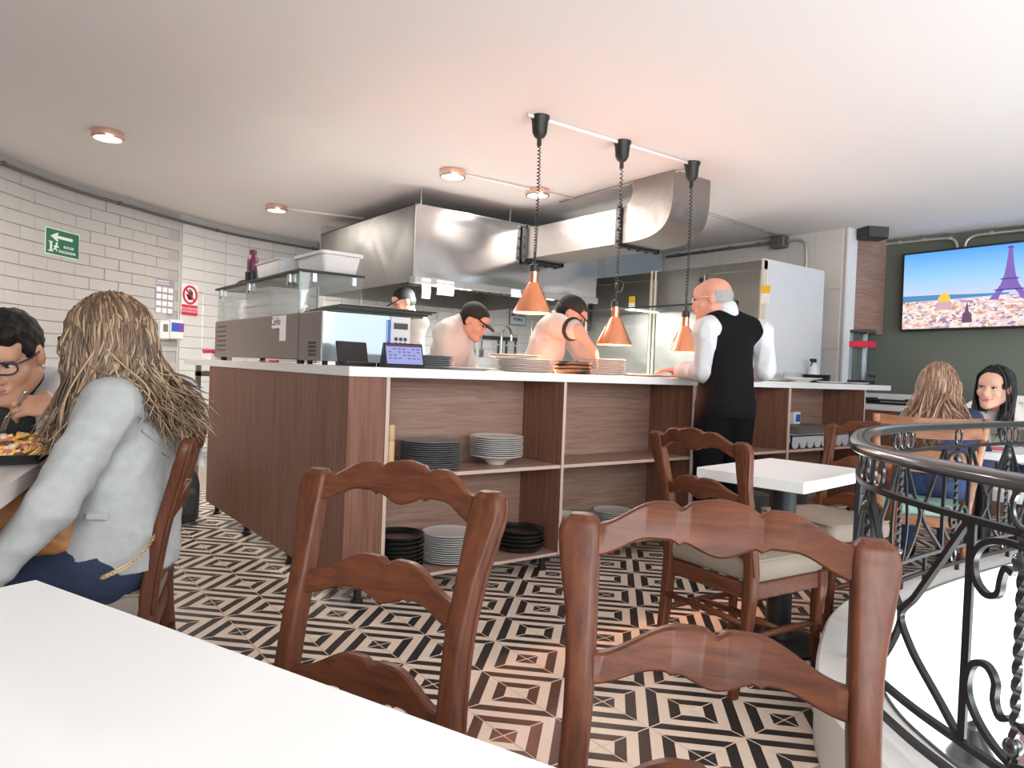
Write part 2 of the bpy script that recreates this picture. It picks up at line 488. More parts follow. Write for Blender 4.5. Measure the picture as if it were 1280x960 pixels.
tag(rest.build('tile_field', [M['tile_cream'], M['tile_black']], floor), kind='stuff')

# ---- ceiling
c_ = MB(); c_.box((3.3, 2.75, ZC + .1), (10.6, 13.2, .2))
ceiling = struct(c_.build('ceiling', M['ceiling']))

# ---- curved outer wall on the left, running on behind the kitchen
WP = [(-1.45, -1.6), (-1.4, 1.2), (-1.28, 3.0), (-1.02, 4.4), (-.62, 5.6), (-.25, 6.4), (.125, 6.923), (.406, 7.267), (.73, 7.6), (1.166, 7.92), (1.743, 8.345), (2.474, 8.74), (3.543, 8.97), (4.6, 9.02)]
wl = smooth_path([(x, y, 0) for x, y in WP], 6)
def ribbon(mb, pts, z0, z1, th, mi=0):
    P = np.array([(p[0], p[1]) for p in pts]); t = np.gradient(P, axis=0); t /= np.linalg.norm(t, axis=1)[:, None]
    Q = P + np.stack([-t[:, 1], t[:, 0]], 1) * th
    n = len(P); o = len(mb.v)
    for a in (P, Q):
        for z in (z0, z1): mb.v += [(x, y, z) for x, y in a]
    for k in range(n - 1):
        for (A, B) in ((0, 1), (1, 3), (3, 2), (2, 0)):
            mb.f.append((o + A * n + k, o + A * n + k + 1, o + B * n + k + 1, o + B * n + k)); mb.m.append(mi)
    for k in (0, n - 1):
        mb.f.append((o + k, o + n + k, o + 3 * n + k, o + 2 * n + k)); mb.m.append(mi)
w_ = MB(); ribbon(w_, wl, 0, ZC, 0.16)
wall_left = struct(w_.build('wall_left', M['brick_joint']))
wl_np = np.array([(p.x, p.y) for p in wl]); wl_s = np.r_[0, np.cumsum(np.linalg.norm(np.diff(wl_np, axis=0), axis=1))]
def wl_at(s):
    x = np.interp(s, wl_s, wl_np[:, 0]); y = np.interp(s, wl_s, wl_np[:, 1])
    e = .05; t = np.array([np.interp(s + e, wl_s, wl_np[:, 0]) - np.interp(s - e, wl_s, wl_np[:, 0]), np.interp(s + e, wl_s, wl_np[:, 1]) - np.interp(s - e, wl_s, wl_np[:, 1])]); t /= np.linalg.norm(t)
    return x, y, t
def wl_s_of(x, y): return wl_s[np.argmin((wl_np[:, 0] - x) ** 2 + (wl_np[:, 1] - y) ** 2)]
def wall_frame(s, z, out=0.0):
    """frame on the curved wall: x along the wall, y up, z into the room"""
    x, y, t = wl_at(s); n = np.array([t[1], -t[0]])
    return frame((x + n[0] * out, y + n[1] * out, z), (t[0], t[1], 0), (0, 0, 1))
s_split = wl_s_of(1.743, 8.345)
def piece_mesh(name, w, h, d, bev, mat):
    b = MB(); b.box((0, 0, 0), (w, h, d), bev=bev)
    me = bpy.data.meshes.new(name); me.from_pydata(b.v, [], b.f); me.materials.append(mat); me.update(); return me
brick_me = piece_mesh('brick', .318, .104, .016, .004, M['brick_paint'])
n_ = 0
for r in range(15):
    z = ZC - .13 - r * .108
    s = s_split - .163 - (r % 2) * .16
    while s > s_split - 3.1:
        o = link_mesh('brick', brick_me, wall_left); o.matrix_local = wall_frame(s, z, .004 + rng.uniform(-.002, .003)); n_ += 1
        s -= .322
low = MB()
for r in range(15, 24):
    z = ZC - .13 - r * .108; s = s_split - .163 - (r % 2) * .16
    while s > 1.0:
        low.box((0, 0, 0), (.318, .104, .016), T=wall_frame(s, z, .004), bev=.004); s -= .322
for r in range(15):
    z = ZC - .13 - r * .108; s = s_split - .163 - (r % 2) * .16
    while s > s_split - 3.1: s -= .322
    while s > 1.0:
        low.box((0, 0, 0), (.318, .104, .016), T=wall_frame(s, z, .004), bev=.004); s -= .322
tag(low.build('brickwork', M['brick_paint'], wall_left), kind='stuff')
gt = piece_mesh('wall_tile', .312, .121, .014, .006, M['gloss_tile'])
for r in range(13):
    z = ZC - .13 - r * .124
    for k in range(6):
        o = link_mesh('wall_tile', gt, wall_left); o.matrix_local = wall_frame(s_split + .165 + k * .316, z, .02)
g2 = MB()
for r in range(13, 20):
    for k in range(6):
        g2.box((0, 0, 0), (.312, .121, .014), T=wall_frame(s_split + .165 + k * .316, ZC - .13 - r * .124, .02), bev=.006)
tag(g2.build('lower_tiles', M['gloss_tile'], wall_left), kind='stuff')
bt = MB()
for k in range(40):
    f0 = wall_frame(s_split + .005 + k * .0475, ZC - 1.3, .006)
    bt.box((0, 0, 0), (.05, 2.6, .012), T=f0)
bt.build('tile_bed', M['tile_joint'], wall_left)

# ---- kitchen back wall, white tiles
b_ = MB(); b_.box((4.99, 7.77, ZC / 2), (3.78, .12, ZC)); wall_back = struct(b_.build('wall_back', M['tile_joint']))
kt = piece_mesh('wall_tile', .206, .106, .014, .005, M['gloss_tile'])
for r in range(13):
    for k in range(17):
        link_k = link_mesh('wall_tile', kt, wall_back)
        link_k.matrix_local = frame((3.22 + k * .2125, 7.706, 1.0 + r * .11), (1, 0, 0), (0, 0, 1))
# ---- kitchen right wall in large beige tiles, white painted end
r_ = MB(); r_.box((6.95, 5.76, ZC / 2), (.15, 4.08, ZC)); wall_kitchen = struct(r_.build('wall_kitchen', M['tile_joint']))
bt_ = piece_mesh('wall_tile', .298, .598, .012, .003, M['beige_tile'])
for r in range(4):
    for k in range(12):
        o = link_mesh('wall_tile', bt_, wall_kitchen); o.matrix_local = frame((6.87, 3.9 + k * .302, ZC - .30 - r * .602), (0, -1, 0), (0, 0, 1))
e_ = MB(); e_.box((6.95, 3.705, ZC / 2), (.17, .02, ZC)); struct(e_.build('trim_1', M['white_paint']))
# ---- green wall on the right
g_ = MB(); ribbon(g_, [(7.0, 4.0), (7.705, 4.0)], 0, ZC, .12); struct(g_.build('wall_end', M['green_paint']))
g_ = MB(); ribbon(g_, [(7.70, 4.1), (7.85, 2.6), (8.1, .5), (8.3, -2.2)], 0, ZC, .15); wall_right = struct(g_.build('wall_right', M['green_paint']))
# boxed wood-grain panel hanging over the gap between kitchen wall and green wall
p_ = MB(); p_.box((7.365, 3.78, (1.645 + ZC) / 2), (.64, .12, ZC - 1.645), bev=.003); struct(p_.build('trim_2', M['laminate_h']))
# pale blue-grey bulkhead over the cold cabinets
p_ = MB(); p_.box((6.36, 6.87, 2.43), (.98, 1.6, .45), bev=.004); struct(p_.build('trim_3', plain('bulkhead_paint', (.42, .50, .56), .4)))

# ---- plastered kerb round the opening, slab edge and stairwell
k_ = MB(); n = len(loop)
rings = [(outer, 0.0), (outer, .195), (offset_loop(loop, 0.09) if np.allclose(outer, offset_loop(loop, .10)) else offset_loop(loop, -.09), .205), (inner, .205), (inner, -.36)]
for L, z in rings: k_.v += [(x, y, z) for x, y in L]
for a in range(len(rings) - 1):
    for k in range(n): k_.f.append((a * n + k, a * n + (k + 1) % n, (a + 1) * n + (k + 1) % n, (a + 1) * n + k)); k_.m.append(0)
struct(k_.build('trim_4', M['curb'], smooth=True, angle=.6))
k_ = MB(); back = hole
for z in (-.36, -3.3): k_.v += [(x, y, z) for x, y in back]
for k in range(n): k_.f.append((k, (k + 1) % n, n + (k + 1) % n, n + k)); k_.m.append(0)
k_.v += [(x, y, -.36) for x, y in inner]
for k in range(n): k_.f.append((k, (k + 1) % n, 2 * n + (k + 1) % n, 2 * n + k)); k_.m.append(0)
struct(k_.build('wall_stairwell', M['white_paint']))
k_ = MB(); k_.box((4.1, -.3, -3.35), (6.5, 5, .1)); struct(k_.build('floor_below', plain('pale_stone', (.7, .69, .67), .4)))
# thin dark edging strip along the inner lip of the kerb
k_ = MB()
for L, z in ((inner, .206), (inner, .186)): pass
ip = [(x, y, .207) for x, y in inner] ; ip.append(ip[0])
k_.tube(ip, .005, n=6, cap=False); struct(k_.build('trim_5', M['grey_conduit']))

# ================================================================== SERVICE COUNTER
sc = thing('service_counter', 'long wood-grain service counter with open shelves facing the dining room', 'counter', (1.37, 3.06, 0))
def cbox(name, lo, hi, mats, front=False, bev=0.0015):
    b = MB(); c = [(lo[k] + hi[k]) / 2 - (1.37, 3.06, 0)[k] for k in range(3)]; d = [hi[k] - lo[k] for k in range(3)]
    b.box((0, 0, 0), d, bev=bev)
    if front:
        # band on the edge that faces the room (-y)
        for q, f in enumerate(b.f):
            if all(b.v[i][1] < -d[1] / 2 + bev * 1.1 for i in f): b.m[q] = 1
    return b.build(name, mats, sc, loc=c)
lv, lh = [M['laminate_v'], M['laminate_edge']], [M['laminate_h'], M['laminate_edge']]
cbox('side_panel', (1.370, 3.082, .085), (1.390, 5.49, 1.071), lv)
cbox('corner_panel', (1.370, 3.063, .085), (1.560, 3.082, 1.071), lv)
DIV = [(1.560, 1.580), (2.673, 2.694), (3.80, 3.83), (4.924, 4.955), (6.06, 6.08)]
for a, b in DIV: cbox('divider', (a, 3.058, .085), (b, 3.445, 1.071), lv, True)
for k in range(4):
    a, b = DIV[k][1], DIV[k + 1][0]
    cbox('back_panel', (a, 3.43, .099), (b, 3.445, 1.071), lh)
    cbox('shelf', (a, 3.063, .082), (b, 3.43, .099), [M['laminate_h'], M['laminate_edge']], True)
    cbox('shelf', (a, 3.063, .5786), (b, 3.43, .598), [M['laminate_h'], M['laminate_edge']], True)
for x in (1.47, 2.6, 3.72, 4.85, 5.98):
    for y in (3.11, 3.39):
        f_ = MB(); f_.lathe([(.028, 0), (.028, .01), (.018, .02), (.018, .083)], 14); f_.build('foot', M['black'], sc, True, (x - 1.37, y - 3.06, 0), angle=.6)
for y in (3.9, 4.7, 5.4):
    f_ = MB(); f_.lathe([(.028, 0), (.028, .01), (.018, .02), (.018, .085)], 14); f_.build('foot', M['black'], sc, True, (.06, y - 3.06, 0), angle=.6)
# table leg and under-counter shelf behind the side panel
cbox('leg', (1.42, 6.10, 0), (1.46, 6.14, 1.071), [M['steel']])
cbox('leg', (2.22, 6.10, 0), (2.26, 6.14, 1.071), [M['steel']])
cbox('rear_rail', (1.42, 6.10, .98), (2.26, 6.13, 1.02), [M['steel']])
ct = MB(); ct.prism([(1.365, 3.05), (6.50, 3.05), (6.50, 3.72), (2.34, 3.72), (2.34, 6.26), (1.365, 6.26)], 1.071, 1.115)
tag(ct.build('worktop', M['slab']), 'white L-shaped worktop along the top of the wood-grain counter', 'worktop')

# ================================================================== DINING CHAIRS
def slat_mesh(kind, w, z0, y0, mat, parent, lean):
    """ladder-back slat between the stiles: w = half width, z0 = height of its ends' middle"""
    us = np.linspace(-1, 1, 57)
    top = []; bot = []
    for u in us:
        a = abs(u)
        if kind == 'crest':
            rise = .037 * (0.5 - 0.5 * math.cos(PI * min(1, (1 - a) / .5)))
            notch = -.009 * math.exp(-((a - .31) / .045) ** 2)
            hump = .009 * math.exp(-(u / .2) ** 2)
            top.append(z0 + .024 + rise + notch + hump)
            arch = .029 * (0.5 - 0.5 * math.cos(PI * min(1, (1 - a) / .45)))
            drop = -.020 * (0.5 + 0.5 * math.cos(PI * min(1, a / .36)))
            cusp = -.007 * math.exp(-((a - .33) / .03) ** 2)
            bot.append(z0 - .024 + arch + drop + cusp)
        else:
            rise = .046 * (0.5 - 0.5 * math.cos(PI * min(1, (1 - a) / .72)))
            notch = -.010 * math.exp(-(u / .06) ** 2)
            top.append(z0 + .022 + rise + notch)
            arch = .024 * (0.5 - 0.5 * math.cos(PI * min(1, (1 - a) / .55)))
            drop = -.018 * (0.5 + 0.5 * math.cos(PI * min(1, a / .36)))
            cusp = -.005 * math.exp(-((a - .35) / .03) ** 2)
            bot.append(z0 - .022 + arch + drop + cusp)
    b = MB(); n = len(us); th = .011; ch = .004
    vs = []
    for i, u in enumerate(us):
        yc = y0(0.5 * (top[i] + bot[i])) - .022 * (1 - u * u)
        for (zz, yy) in ((bot[i] + ch, -th), (top[i] - ch, -th), (top[i], -th + ch), (top[i], th - ch), (top[i] - ch, th), (bot[i] + ch, th), (bot[i], th - ch), (bot[i], -th + ch)):
            vs.append((u * w, yc + yy + (zz - 0.5 * (top[i] + bot[i])) * lean, zz))
    fs = []
    for i in range(n - 1):
        for k in range(8): fs.append((i * 8 + k, (i + 1) * 8 + k, (i + 1) * 8 + (k + 1) % 8, i * 8 + (k + 1) % 8))
    fs.append(tuple(range(8))); fs.append(tuple((n - 1) * 8 + k for k in range(8))[::-1])
    b.add(vs, fs)
    return b.build('crest_rail' if kind == 'crest' else 'slat', mat, parent, True, angle=.7)

def rrect(w, d, c=.28, n=3):
    out = []
    for sx, sy, a0 in ((1, 1, 0), (-1, 1, PI / 2), (-1, -1, PI), (1, -1, 1.5 * PI)):
        r = min(w, d) * c
        for k in range(n + 1):
            a = a0 + PI / 2 * k / n
            out.append((sx * (w / 2 - r) + r * math.cos(a), sy * (d / 2 - r) + r * math.sin(a)))
    return out
def loft(mb, secs, c=.28, n=3, mi=0):
    """secs: (z, x, y, w, d)"""
    vs = []; m = None
    for (z, x, y, w, d) in secs:
        P = rrect(w, d, c, n); m = len(P)
        vs += [(x + a, y + b_, z) for a, b_ in P]
    fs = [tuple(range(m))[::-1]]
    for i in range(len(secs) - 1):
        for k in range(m): fs.append((i * m + k, i * m + (k + 1) % m, (i + 1) * m + (k + 1) % m, (i + 1) * m + k))
    fs.append(tuple((len(secs) - 1) * m + k for k in range(m)))
    mb.add(vs, fs, mi); return mb
def back_y(z): return -.200 - max(0, z - .45) * .12 - max(0, z - .62) * .13
def interp_secs(S, n):
    zs = np.linspace(S[0][0], S[-1][0], n); A = np.array(S)
    # smooth (monotone-ish) interpolation by resampling a Catmull-Rom
    P = smooth_path([(a[1], a[2], a[3]) for a in S], 5); Z = []
    for i in range(len(S) - 1):
        for k in range(5): Z.append(S[i][0] + (S[i + 1][0] - S[i][0]) * k / 5)
    Z.append(S[-1][0]); D = []
    for i in range(len(S) - 1):
        for k in range(5): D.append(S[i][4] + (S[i + 1][4] - S[i][4]) * k / 5)
    D.append(S[-1][4])
    return [(Z[i], P[i].x, P[i].y, P[i].z, D[i]) for i in range(len(Z))]

def make_chair(label, group=None):
    t = thing('dining_chair', label, 'chair', group=group)
    for s in (-1, 1):
        b = MB()
        S = [(0, s * .192, -.262, .030, .034), (.10, s * .194, -.236, .034, .038), (.25, s * .198, -.212, .040, .044), (.43, s * .200, -.200, .044, .048),
             (.55, s * .196, back_y(.55), .040, .046), (.66, s * .194, back_y(.66), .042, .044), (.76, s * .199, back_y(.76), .047, .042), (.83, s * .207, back_y(.83), .058, .040),
             (.875, s * .211, back_y(.875), .064, .038), (.898, s * .210, back_y(.898), .056, .036), (.908, s * .209, back_y(.906), .036, .026)]
        loft(b, interp_secs(S, 40), .26, 3); b.build('stile', M['chair_wood_v'], t, True, angle=.9)
        # raised bead running along the outer edge of the stile
        bd = MB(); P = [(x + s * w * .50, y - d * .30, z) for z, x, y, w, d in interp_secs(S[3:10], 20)]
        bd.tube(P, .0045, 6); bd.build('bead', M['chair_wood_v'], t, True)
        b = MB()
        S = [(0, s * .205, .205, .038, .042), (.018, s * .205, .208, .044, .050), (.05, s * .203, .202, .034, .038), (.12, s * .199, .190, .028, .032), (.24, s * .199, .188, .036, .040), (.33, s * .203, .194, .048, .052), (.405, s * .203, .194, .050, .052)]
        loft(b, interp_secs(S, 30), .3, 3); b.build('leg', M['chair_wood_v'], t, True, angle=.9)
        b = MB(); b.tube([(s * .197, -.235, .20), (s * .197, 0, .205), (s * .198, .19, .20)], [.010, .014, .010], 10); b.build('stretcher', M['chair_wood'], t, True)
        b = MB(); b.box((s * .203, -.005, .372), (.024, .36, .062), bev=.005); b.build('seat_rail', M['chair_wood'], t)
    b = MB(); b.tube([(-.197, -.02, .205), (0, -.02, .21), (.197, -.02, .205)], [.010, .014, .010], 10); b.build('stretcher', M['chair_wood'], t, True)
    b = MB(); b.tube([(-.190, -.226, .26), (0, -.226, .262), (.190, -.226, .26)], [.010, .013, .010], 10); b.build('stretcher', M['chair_wood'], t, True)
    b = MB(); b.box((0, .198, .372), (.37, .024, .062), bev=.005); b.build('seat_rail', M['chair_wood'], t)
    b = MB(); b.box((0, -.200, .368), (.37, .024, .058), bev=.005); b.build('seat_rail', M['chair_wood'], t)
    slat_mesh('crest', .186, .872, back_y, M['chair_wood'], t, -.22)
    slat_mesh('slat', .178, .690, back_y, M['chair_wood'], t, -.18)
    slat_mesh('slat', .178, .505, back_y, M['chair_wood'], t, -.12)
    # upholstered seat, domed with a piped edge
    b = MB(); secs = []
    for z, g in ((.402, .0), (.412, .012), (.45, .016), (.478, .010), (.49, -.012), (.497, -.05), (.501, -.12), (.503, -.19)):
        secs.append((z, 0, .004, .408 + 2 * g, .400 + 2 * g))
    loft(b, secs, .09, 4); b.build('seat_cushion', M['cushion'], t, True, angle=1.2)
    b = MB(); P = [(x, y + .004, .484) for x, y in rrect(.428, .420, .09, 5)]; P.append(P[0]); b.tube(P, .004, 6, cap=False); b.build('piping', M['cushion'], t, True)
    return t
def place(o, pl, pr, facing=None):
    """stand a chair so that the tops of its two stiles are at pl (its left, seen from behind) and pr"""
    c = (Vector(pl[:2]) + Vector(pr[:2])) / 2
    d = Vector(pr[:2]) - Vector(pl[:2]); d.normalize()      # chair +x
    fy = Vector((-d.y, d.x))                                # chair +y (forwards)
    base = c - fy * back_y(.9)
    o.location = (base.x, base.y, 0); o.rotation_euler = (0, 0, math.atan2(d.y, d.x))
CH = 'dark ladder-back dining chairs'
chair = make_chair('brown ladder-back chair with scalloped slats, second from right along the near white table', CH)
# seen from behind its back, the left stile is at the photograph's left
place(chair, (.747, 1.049), (.581, 1.431))
c2 = copy_tree(chair); c2['label'] = 'dark brown ladder-back chair closest to the camera, beside the railing'; place(c2, (1.027, .493), (.768, .825))
c3 = copy_tree(chair); c3['label'] = 'brown ladder-back chair with beige seat in front of the small white table'; place(c3, (2.165, 1.925), (2.130, 1.475))
c4 = copy_tree(chair); c4['label'] = 'ladder-back chair on the far side of the small white table, behind the railing'; place(c4, (3.56, 1.56), (3.64, 2.02))
c5 = copy_tree(chair); c5['label'] = 'ladder-back chair the woman in the grey sweater sits on'; place(c5, (.47, 2.085), (.60, 2.50))
chair['label'] = 'brown ladder-back chair tucked under the near white table, left of the closest chair'

# plain curved-back chair of the woman in navy
t = thing('dining_chair', 'plain light-brown chair with wide curved backrest behind the railing, woman in navy on it', 'chair', (4.40, 1.90, 0), 0)
def bend(u): return -.24 - .05 * (1 - u * u)
for nm, z, h in (('crest_rail', .90, .11), ('slat', .72, .12)):
    b = MB(); us = np.linspace(-1, 1, 15); vs = []
    for u in us:
        for dy, dz in ((-.012, -h / 2), (.012, -h / 2), (.012, h / 2), (-.012, h / 2)): vs.append((u * .25, bend(u) - (z - .45) * .18 + dy, z + dz + .012 * u * u))
    fs = [(i * 4 + k, i * 4 + (k + 1) % 4, (i + 1) * 4 + (k + 1) % 4, (i + 1) * 4 + k) for i in range(14) for k in range(4)] + [(3, 2, 1, 0), (56, 57, 58, 59)]
    b.add(vs, fs); b.build(nm, M['chair_wood_pale'], t, True, angle=.6)
for s in (-1, 1):
    b = MB(); loft(b, interp_secs([(0, s * .21, -.27, .034, .036), (.45, s * .215, -.225, .042, .046), (.7, s * .24, -.275, .040, .042), (.965, s * .262, -.33, .036, .034)], 20)); b.build('stile', M['chair_wood_pale'], t, True, angle=.9)
    b = MB(); loft(b, [(0, s * .21, .2, .032, .032), (.40, s * .21, .2, .044, .044)]); b.build('leg', M['chair_wood_pale'], t, True, angle=.9)
    b = MB(); b.box((s * .21, -.01, .38), (.026, .40, .06), bev=.004); b.build('seat_rail', M['chair_wood_pale'], t)
for y in (-.225, .2):
    b = MB(); b.box((0, y, .38), (.40, .026, .06), bev=.004); b.build('seat_rail', M['chair_wood_pale'], t)
b = MB(); loft(b, [(.41, 0, -.01, .44, .44), (.425, 0, -.01, .46, .46), (.455, 0, -.01, .46, .46), (.468, 0, -.01, .42, .42)], .1, 4); b.build('seat_cushion', M['mint'], t, True, angle=1.0)
chair_b = t; t.rotation_euler = (0, 0, math.radians(-57))

# ================================================================== TABLES
# near table: white top with a squared edge
e = Vector((.3745, -.9272)); nrm = Vector((-.9272, -.3745))
A = Vector((.088, 1.412)); Bp = A + e * 1.9
nt_ = thing('dining_table', 'white-topped dining table nearest the camera, filling the lower left', 'table', (A.x, A.y, 0))
b = MB(); P = [Vector((0, 0)), e * 1.9, e * 1.9 + nrm * .75, nrm * .75]
b.prism([(p.x, p.y) for p in P][::-1], .708, .75); b.build('tabletop', M['slab'], nt_)
for k in (.35, 1.5):
    c = e * k + nrm * .375; b = MB(); b.lathe([(.22, 0), (.22, .012), (.05, .03), (.042, .05), (.042, .70)], 24, (c.x, c.y, 0)); b.build('pedestal', M['black_iron'], nt_, True, angle=.6)
# small table by the railing
mt = thing('dining_table', 'small white-topped table on black pedestal between counter and railing', 'table', (2.79, 1.735, 0), math.radians(7))
b = MB(); b.box((0, 0, .727), (.66, .46, .046), bev=.003); b.build('tabletop', M['slab'], mt)
b = MB(); b.lathe([(.052, .03), (.052, .70)], 24); b.build('pedestal', M['black_iron'], mt, True, angle=.6)
b = MB(); b.lathe([(.20, 0), (.20, .012), (.16, .022), (.07, .035), (.055, .06)], 28); b.build('base', M['black_iron'], mt, True, angle=.6)
# table of the couple on the left
ZL = .82
la = onz(0, 612, ZL); lb = onz(75, 563, ZL); ld = (lb - la).normalized(); ln = Vector((-ld.y, ld.x, 0))
lo = la - ld * .25
lt = thing('dining_table', 'pale table on the left where the couple eat, dark dish on it', 'table', (lo.x, lo.y, 0))
b = MB(); L_ = (lb - la).length + .45
P = [(0, 0, 0), ld * L_, ld * L_ + ln * .75, ln * .75]; b.prism([(Vector(p).x, Vector(p).y) for p in P], ZL - .045, ZL)
b.build('tabletop', plain('pale_tabletop', (.74, .69, .66), .35, coat=.15), lt)
c = ld * L_ * .5 + ln * .4; b = MB(); b.lathe([(.22, 0), (.22, .012), (.05, .03), (.045, .05), (.045, ZL - .05)], 24, (c.x, c.y, 0)); b.build('pedestal', M['black_iron'], lt, True, angle=.6)
# table of the two women on the right
rt = thing('dining_table', 'white table between the two women behind the railing', 'table', (5.13, 1.80, 0), math.radians(6))
b = MB(); b.box((0, 0, .727), (.66, .50, .046), bev=.003); b.build('tabletop', M['slab'], rt)
for x in (0,):
    b = MB(); b.lathe([(.18, 0), (.18, .012), (.05, .03), (.045, .05), (.045, .70)], 24, (x, 0, 0)); b.build('pedestal', M['black_iron'], rt, True, angle=.6)

# ================================================================== RAILING
rp = np.array([(p.x, p.y) for p in smooth_path([(x, y, 0) for x, y in RAIL], 20)])
rs_ = np.r_[0, np.cumsum(np.linalg.norm(np.diff(rp, axis=0), axis=1))]
def RP(s, z): return Vector((float(np.interp(s, rs_, rp[:, 0])), float(np.interp(s, rs_, rp[:, 1])), z))
SMAX = rs_[-1]
rl = thing('iron_railing', 'black wrought-iron railing curving round the stairwell opening', 'railing', (2.0, 1.0, .205))
def rb(name, mb, mat='rail_iron', smooth=True):
    o = mb.build(name, M[mat], rl, smooth, angle=.7); o.location = (-2.0, -1.0, -.205); return o
def rail_line(z, s0=0.0, s1=SMAX, n=150): return [RP(s0 + (s1 - s0) * k / n, z) for k in range(n + 1)]
prof = [(1.0, -.3), (1.0, .15), (.8, .42), (.4, .52), (-.4, .52), (-.8, .42), (-1.0, .15), (-1.0, -.3), (-.75, -.52), (.75, -.52)]
b = MB(); b.tube(rail_line(.936), .032, prof=prof[::-1], up=(0, 0, 1)); rb('handrail', b)
flat = [(-.5, -1), (.5, -1), (.5, 1), (-.5, 1)]
for z in (.832, .325, .243):
    b = MB(); b.tube(rail_line(z), .0085, prof=[(-1, -.9), (1, -.9), (1, .9), (-1, .9)], up=(0, 0, 1)); rb('cross_rail', b, 'black_iron')
sq = [(-1, -1), (1, -1), (1, 1), (-1, 1)]
def bar(pts, r=.0075, name='scroll_bar'):
    b = MB(); b.tube(pts, r, prof=[(math.cos(PI / 4 + k * PI / 2) * 1.3, math.sin(PI / 4 + k * PI / 2) * 1.3) for k in range(4)]); rb(name, b, 'black_iron')
def spath(pts, n=6): return [RP(p.x, p.y) for p in smooth_path([(a, z, 0) for a, z in pts], n)]
def twisted(s, z0, z1, name='twisted_baluster'):
    b = MB(); N = 36; vs = []; P0 = RP(s, 0)
    for i in range(N + 1):
        a = i / N * 2 * PI * 3.5
        for k in range(4):
            q = a + k * PI / 2; vs.append((P0.x + .0105 * math.cos(q), P0.y + .0105 * math.sin(q), z0 + (z1 - z0) * i / N))
    fs = [(i * 4 + k, i * 4 + (k + 1) % 4, (i + 1) * 4 + (k + 1) % 4, (i + 1) * 4 + k) for i in range(N) for k in range(4)] + [(3, 2, 1, 0), tuple(N * 4 + k for k in range(4))]
    b.add(vs, fs)
    for z in (z0 + .06, z1 - .06): b.lathe([(.008, -.02), (.017, -.012), (.02, 0), (.017, .012), (.008, .02)], 10, (P0.x, P0.y, z))
    rb(name, b)
def ring(s, z, rz_, rw, name='ring', r=.0065):
    b = MB(); P = [RP(s + rw * math.cos(2 * PI * k / 24), z + rz_ * math.sin(2 * PI * k / 24)) for k in range(25)]
    b.tube(P, r, 6, cap=False); rb(name, b)
ZT, ZB = .832, .325
for c in (.08, 1.28, 2.62, 3.82):
    for k in (-1, 0, 1): ring(c + k * .075, .882, .040, .030)
    twisted(c, ZB, ZT)
    for sg in (-1, 1):
        bar(spath([(c + sg * .012, ZT), (c + sg * .09, .72), (c + sg * .17, .61), (c + sg * .232, .535), (c + sg * .19, .44), (c + sg * .12, .36), (c + sg * .07, ZB)]))
        bar(spath([(c + sg * .006, ZT - .01), (c + sg * .05, .70), (c + sg * .085, .56), (c + sg * .085, .44), (c + sg * .05, ZB)]), .006)
    ring(c, .284, .036, .022)
for c in (.68, 1.95, 3.24, 4.43):
    ring(c, .882, .042, .032)
    twisted(c, ZB, ZT)
    for sg in (-1, 1):
        bar([RP(c + sg * .135, ZT), RP(c + sg * .135, .6), RP(c + sg * .135, ZB)], .0085, 'baluster')
        bar(spath([(c + sg * .14, ZT), (c + sg * .165, .80), (c + sg * .235, .70), (c + sg * .31, .60), (c + sg * .368, .535), (c + sg * .32, .47), (c + sg * .22, .395), (c + sg * .14, ZB + .005)]))
        # C scrolls curling in from the top and the bottom of the upright
        bar(spath([(c - sg * .0, .803), (c + sg * .05, .803), (c + sg * .10, .785), (c + sg * .125, .745), (c + sg * .115, .70), (c + sg * .085, .678), (c + sg * .055, .688), (c + sg * .048, .72), (c + sg * .038, .748), (c + sg * .018, .742)], 5))
        bar(spath([(c - sg * .0, .345), (c + sg * .05, .365), (c + sg * .10, .405), (c + sg * .125, .455), (c + sg * .112, .512), (c + sg * .075, .525), (c + sg * .05, .50), (c + sg * .05, .46), (c + sg * .035, .432), (c + sg * .015, .438)], 5))
    ring(c, .284, .036, .022)
for s in (.38, 1.62, 2.93, 4.12): bar([RP(s, .205), RP(s, .325)], .007, 'foot_post')
for c in (.08, .68, 1.28, 1.95, 2.62, 3.24, 3.82, 4.43): bar([RP(c + .05, .205), RP(c + .05, .245)], .009, 'foot_post')

# ================================================================== KITCHEN
def proj(p):
    c = CAM_R.T @ (np.array(tuple(p), float) - np.array([0, 0, CAM_H])); d = -c[2]
    return 640 + FPX * c[0] / d, 480 - FPX * c[1] / d, d
def ony(px, py, y):
    r = CAM_R @ np.array([px - 640, -(py - 480), -FPX]); return Vector((r * (y / r[1])).tolist()) + Vector((0, 0, CAM_H))
def onx(px, py, x):
    r = CAM_R @ np.array([px - 640, -(py - 480), -FPX]); return Vector((r * (x / r[0])).tolist()) + Vector((0, 0, CAM_H))
def wall_px(px, py):
    ss = np.linspace(1.0, wl_s[-1] - .1, 900)
    xs = np.array([wl_at(s)[:2] for s in ss]); q = [(abs(proj((x, y, 1.5))[0] - px), k) for k, (x, y) in enumerate(xs)]
    k = min(q)[1]; s = ss[k]; x, y = xs[k]
    for _ in range(2):
        zs = np.linspace(.2, ZC, 600); z = zs[np.argmin([abs(proj((x, y, z))[1] - py) for z in zs])]
        q = [(abs(proj((a, b, z))[0] - px), kk) for kk, (a, b) in enumerate(xs)]; k = min(q)[1]; s = ss[k]; x, y = xs[k]
    return s, float(z)
def simple(name, label, cat, mb, mat, loc=(0, 0, 0), rz=0.0, smooth=False, group=None, angle=.7):
    return tag(mb.build(name, mat, None, smooth, loc, rz, angle=angle), label, cat, group)

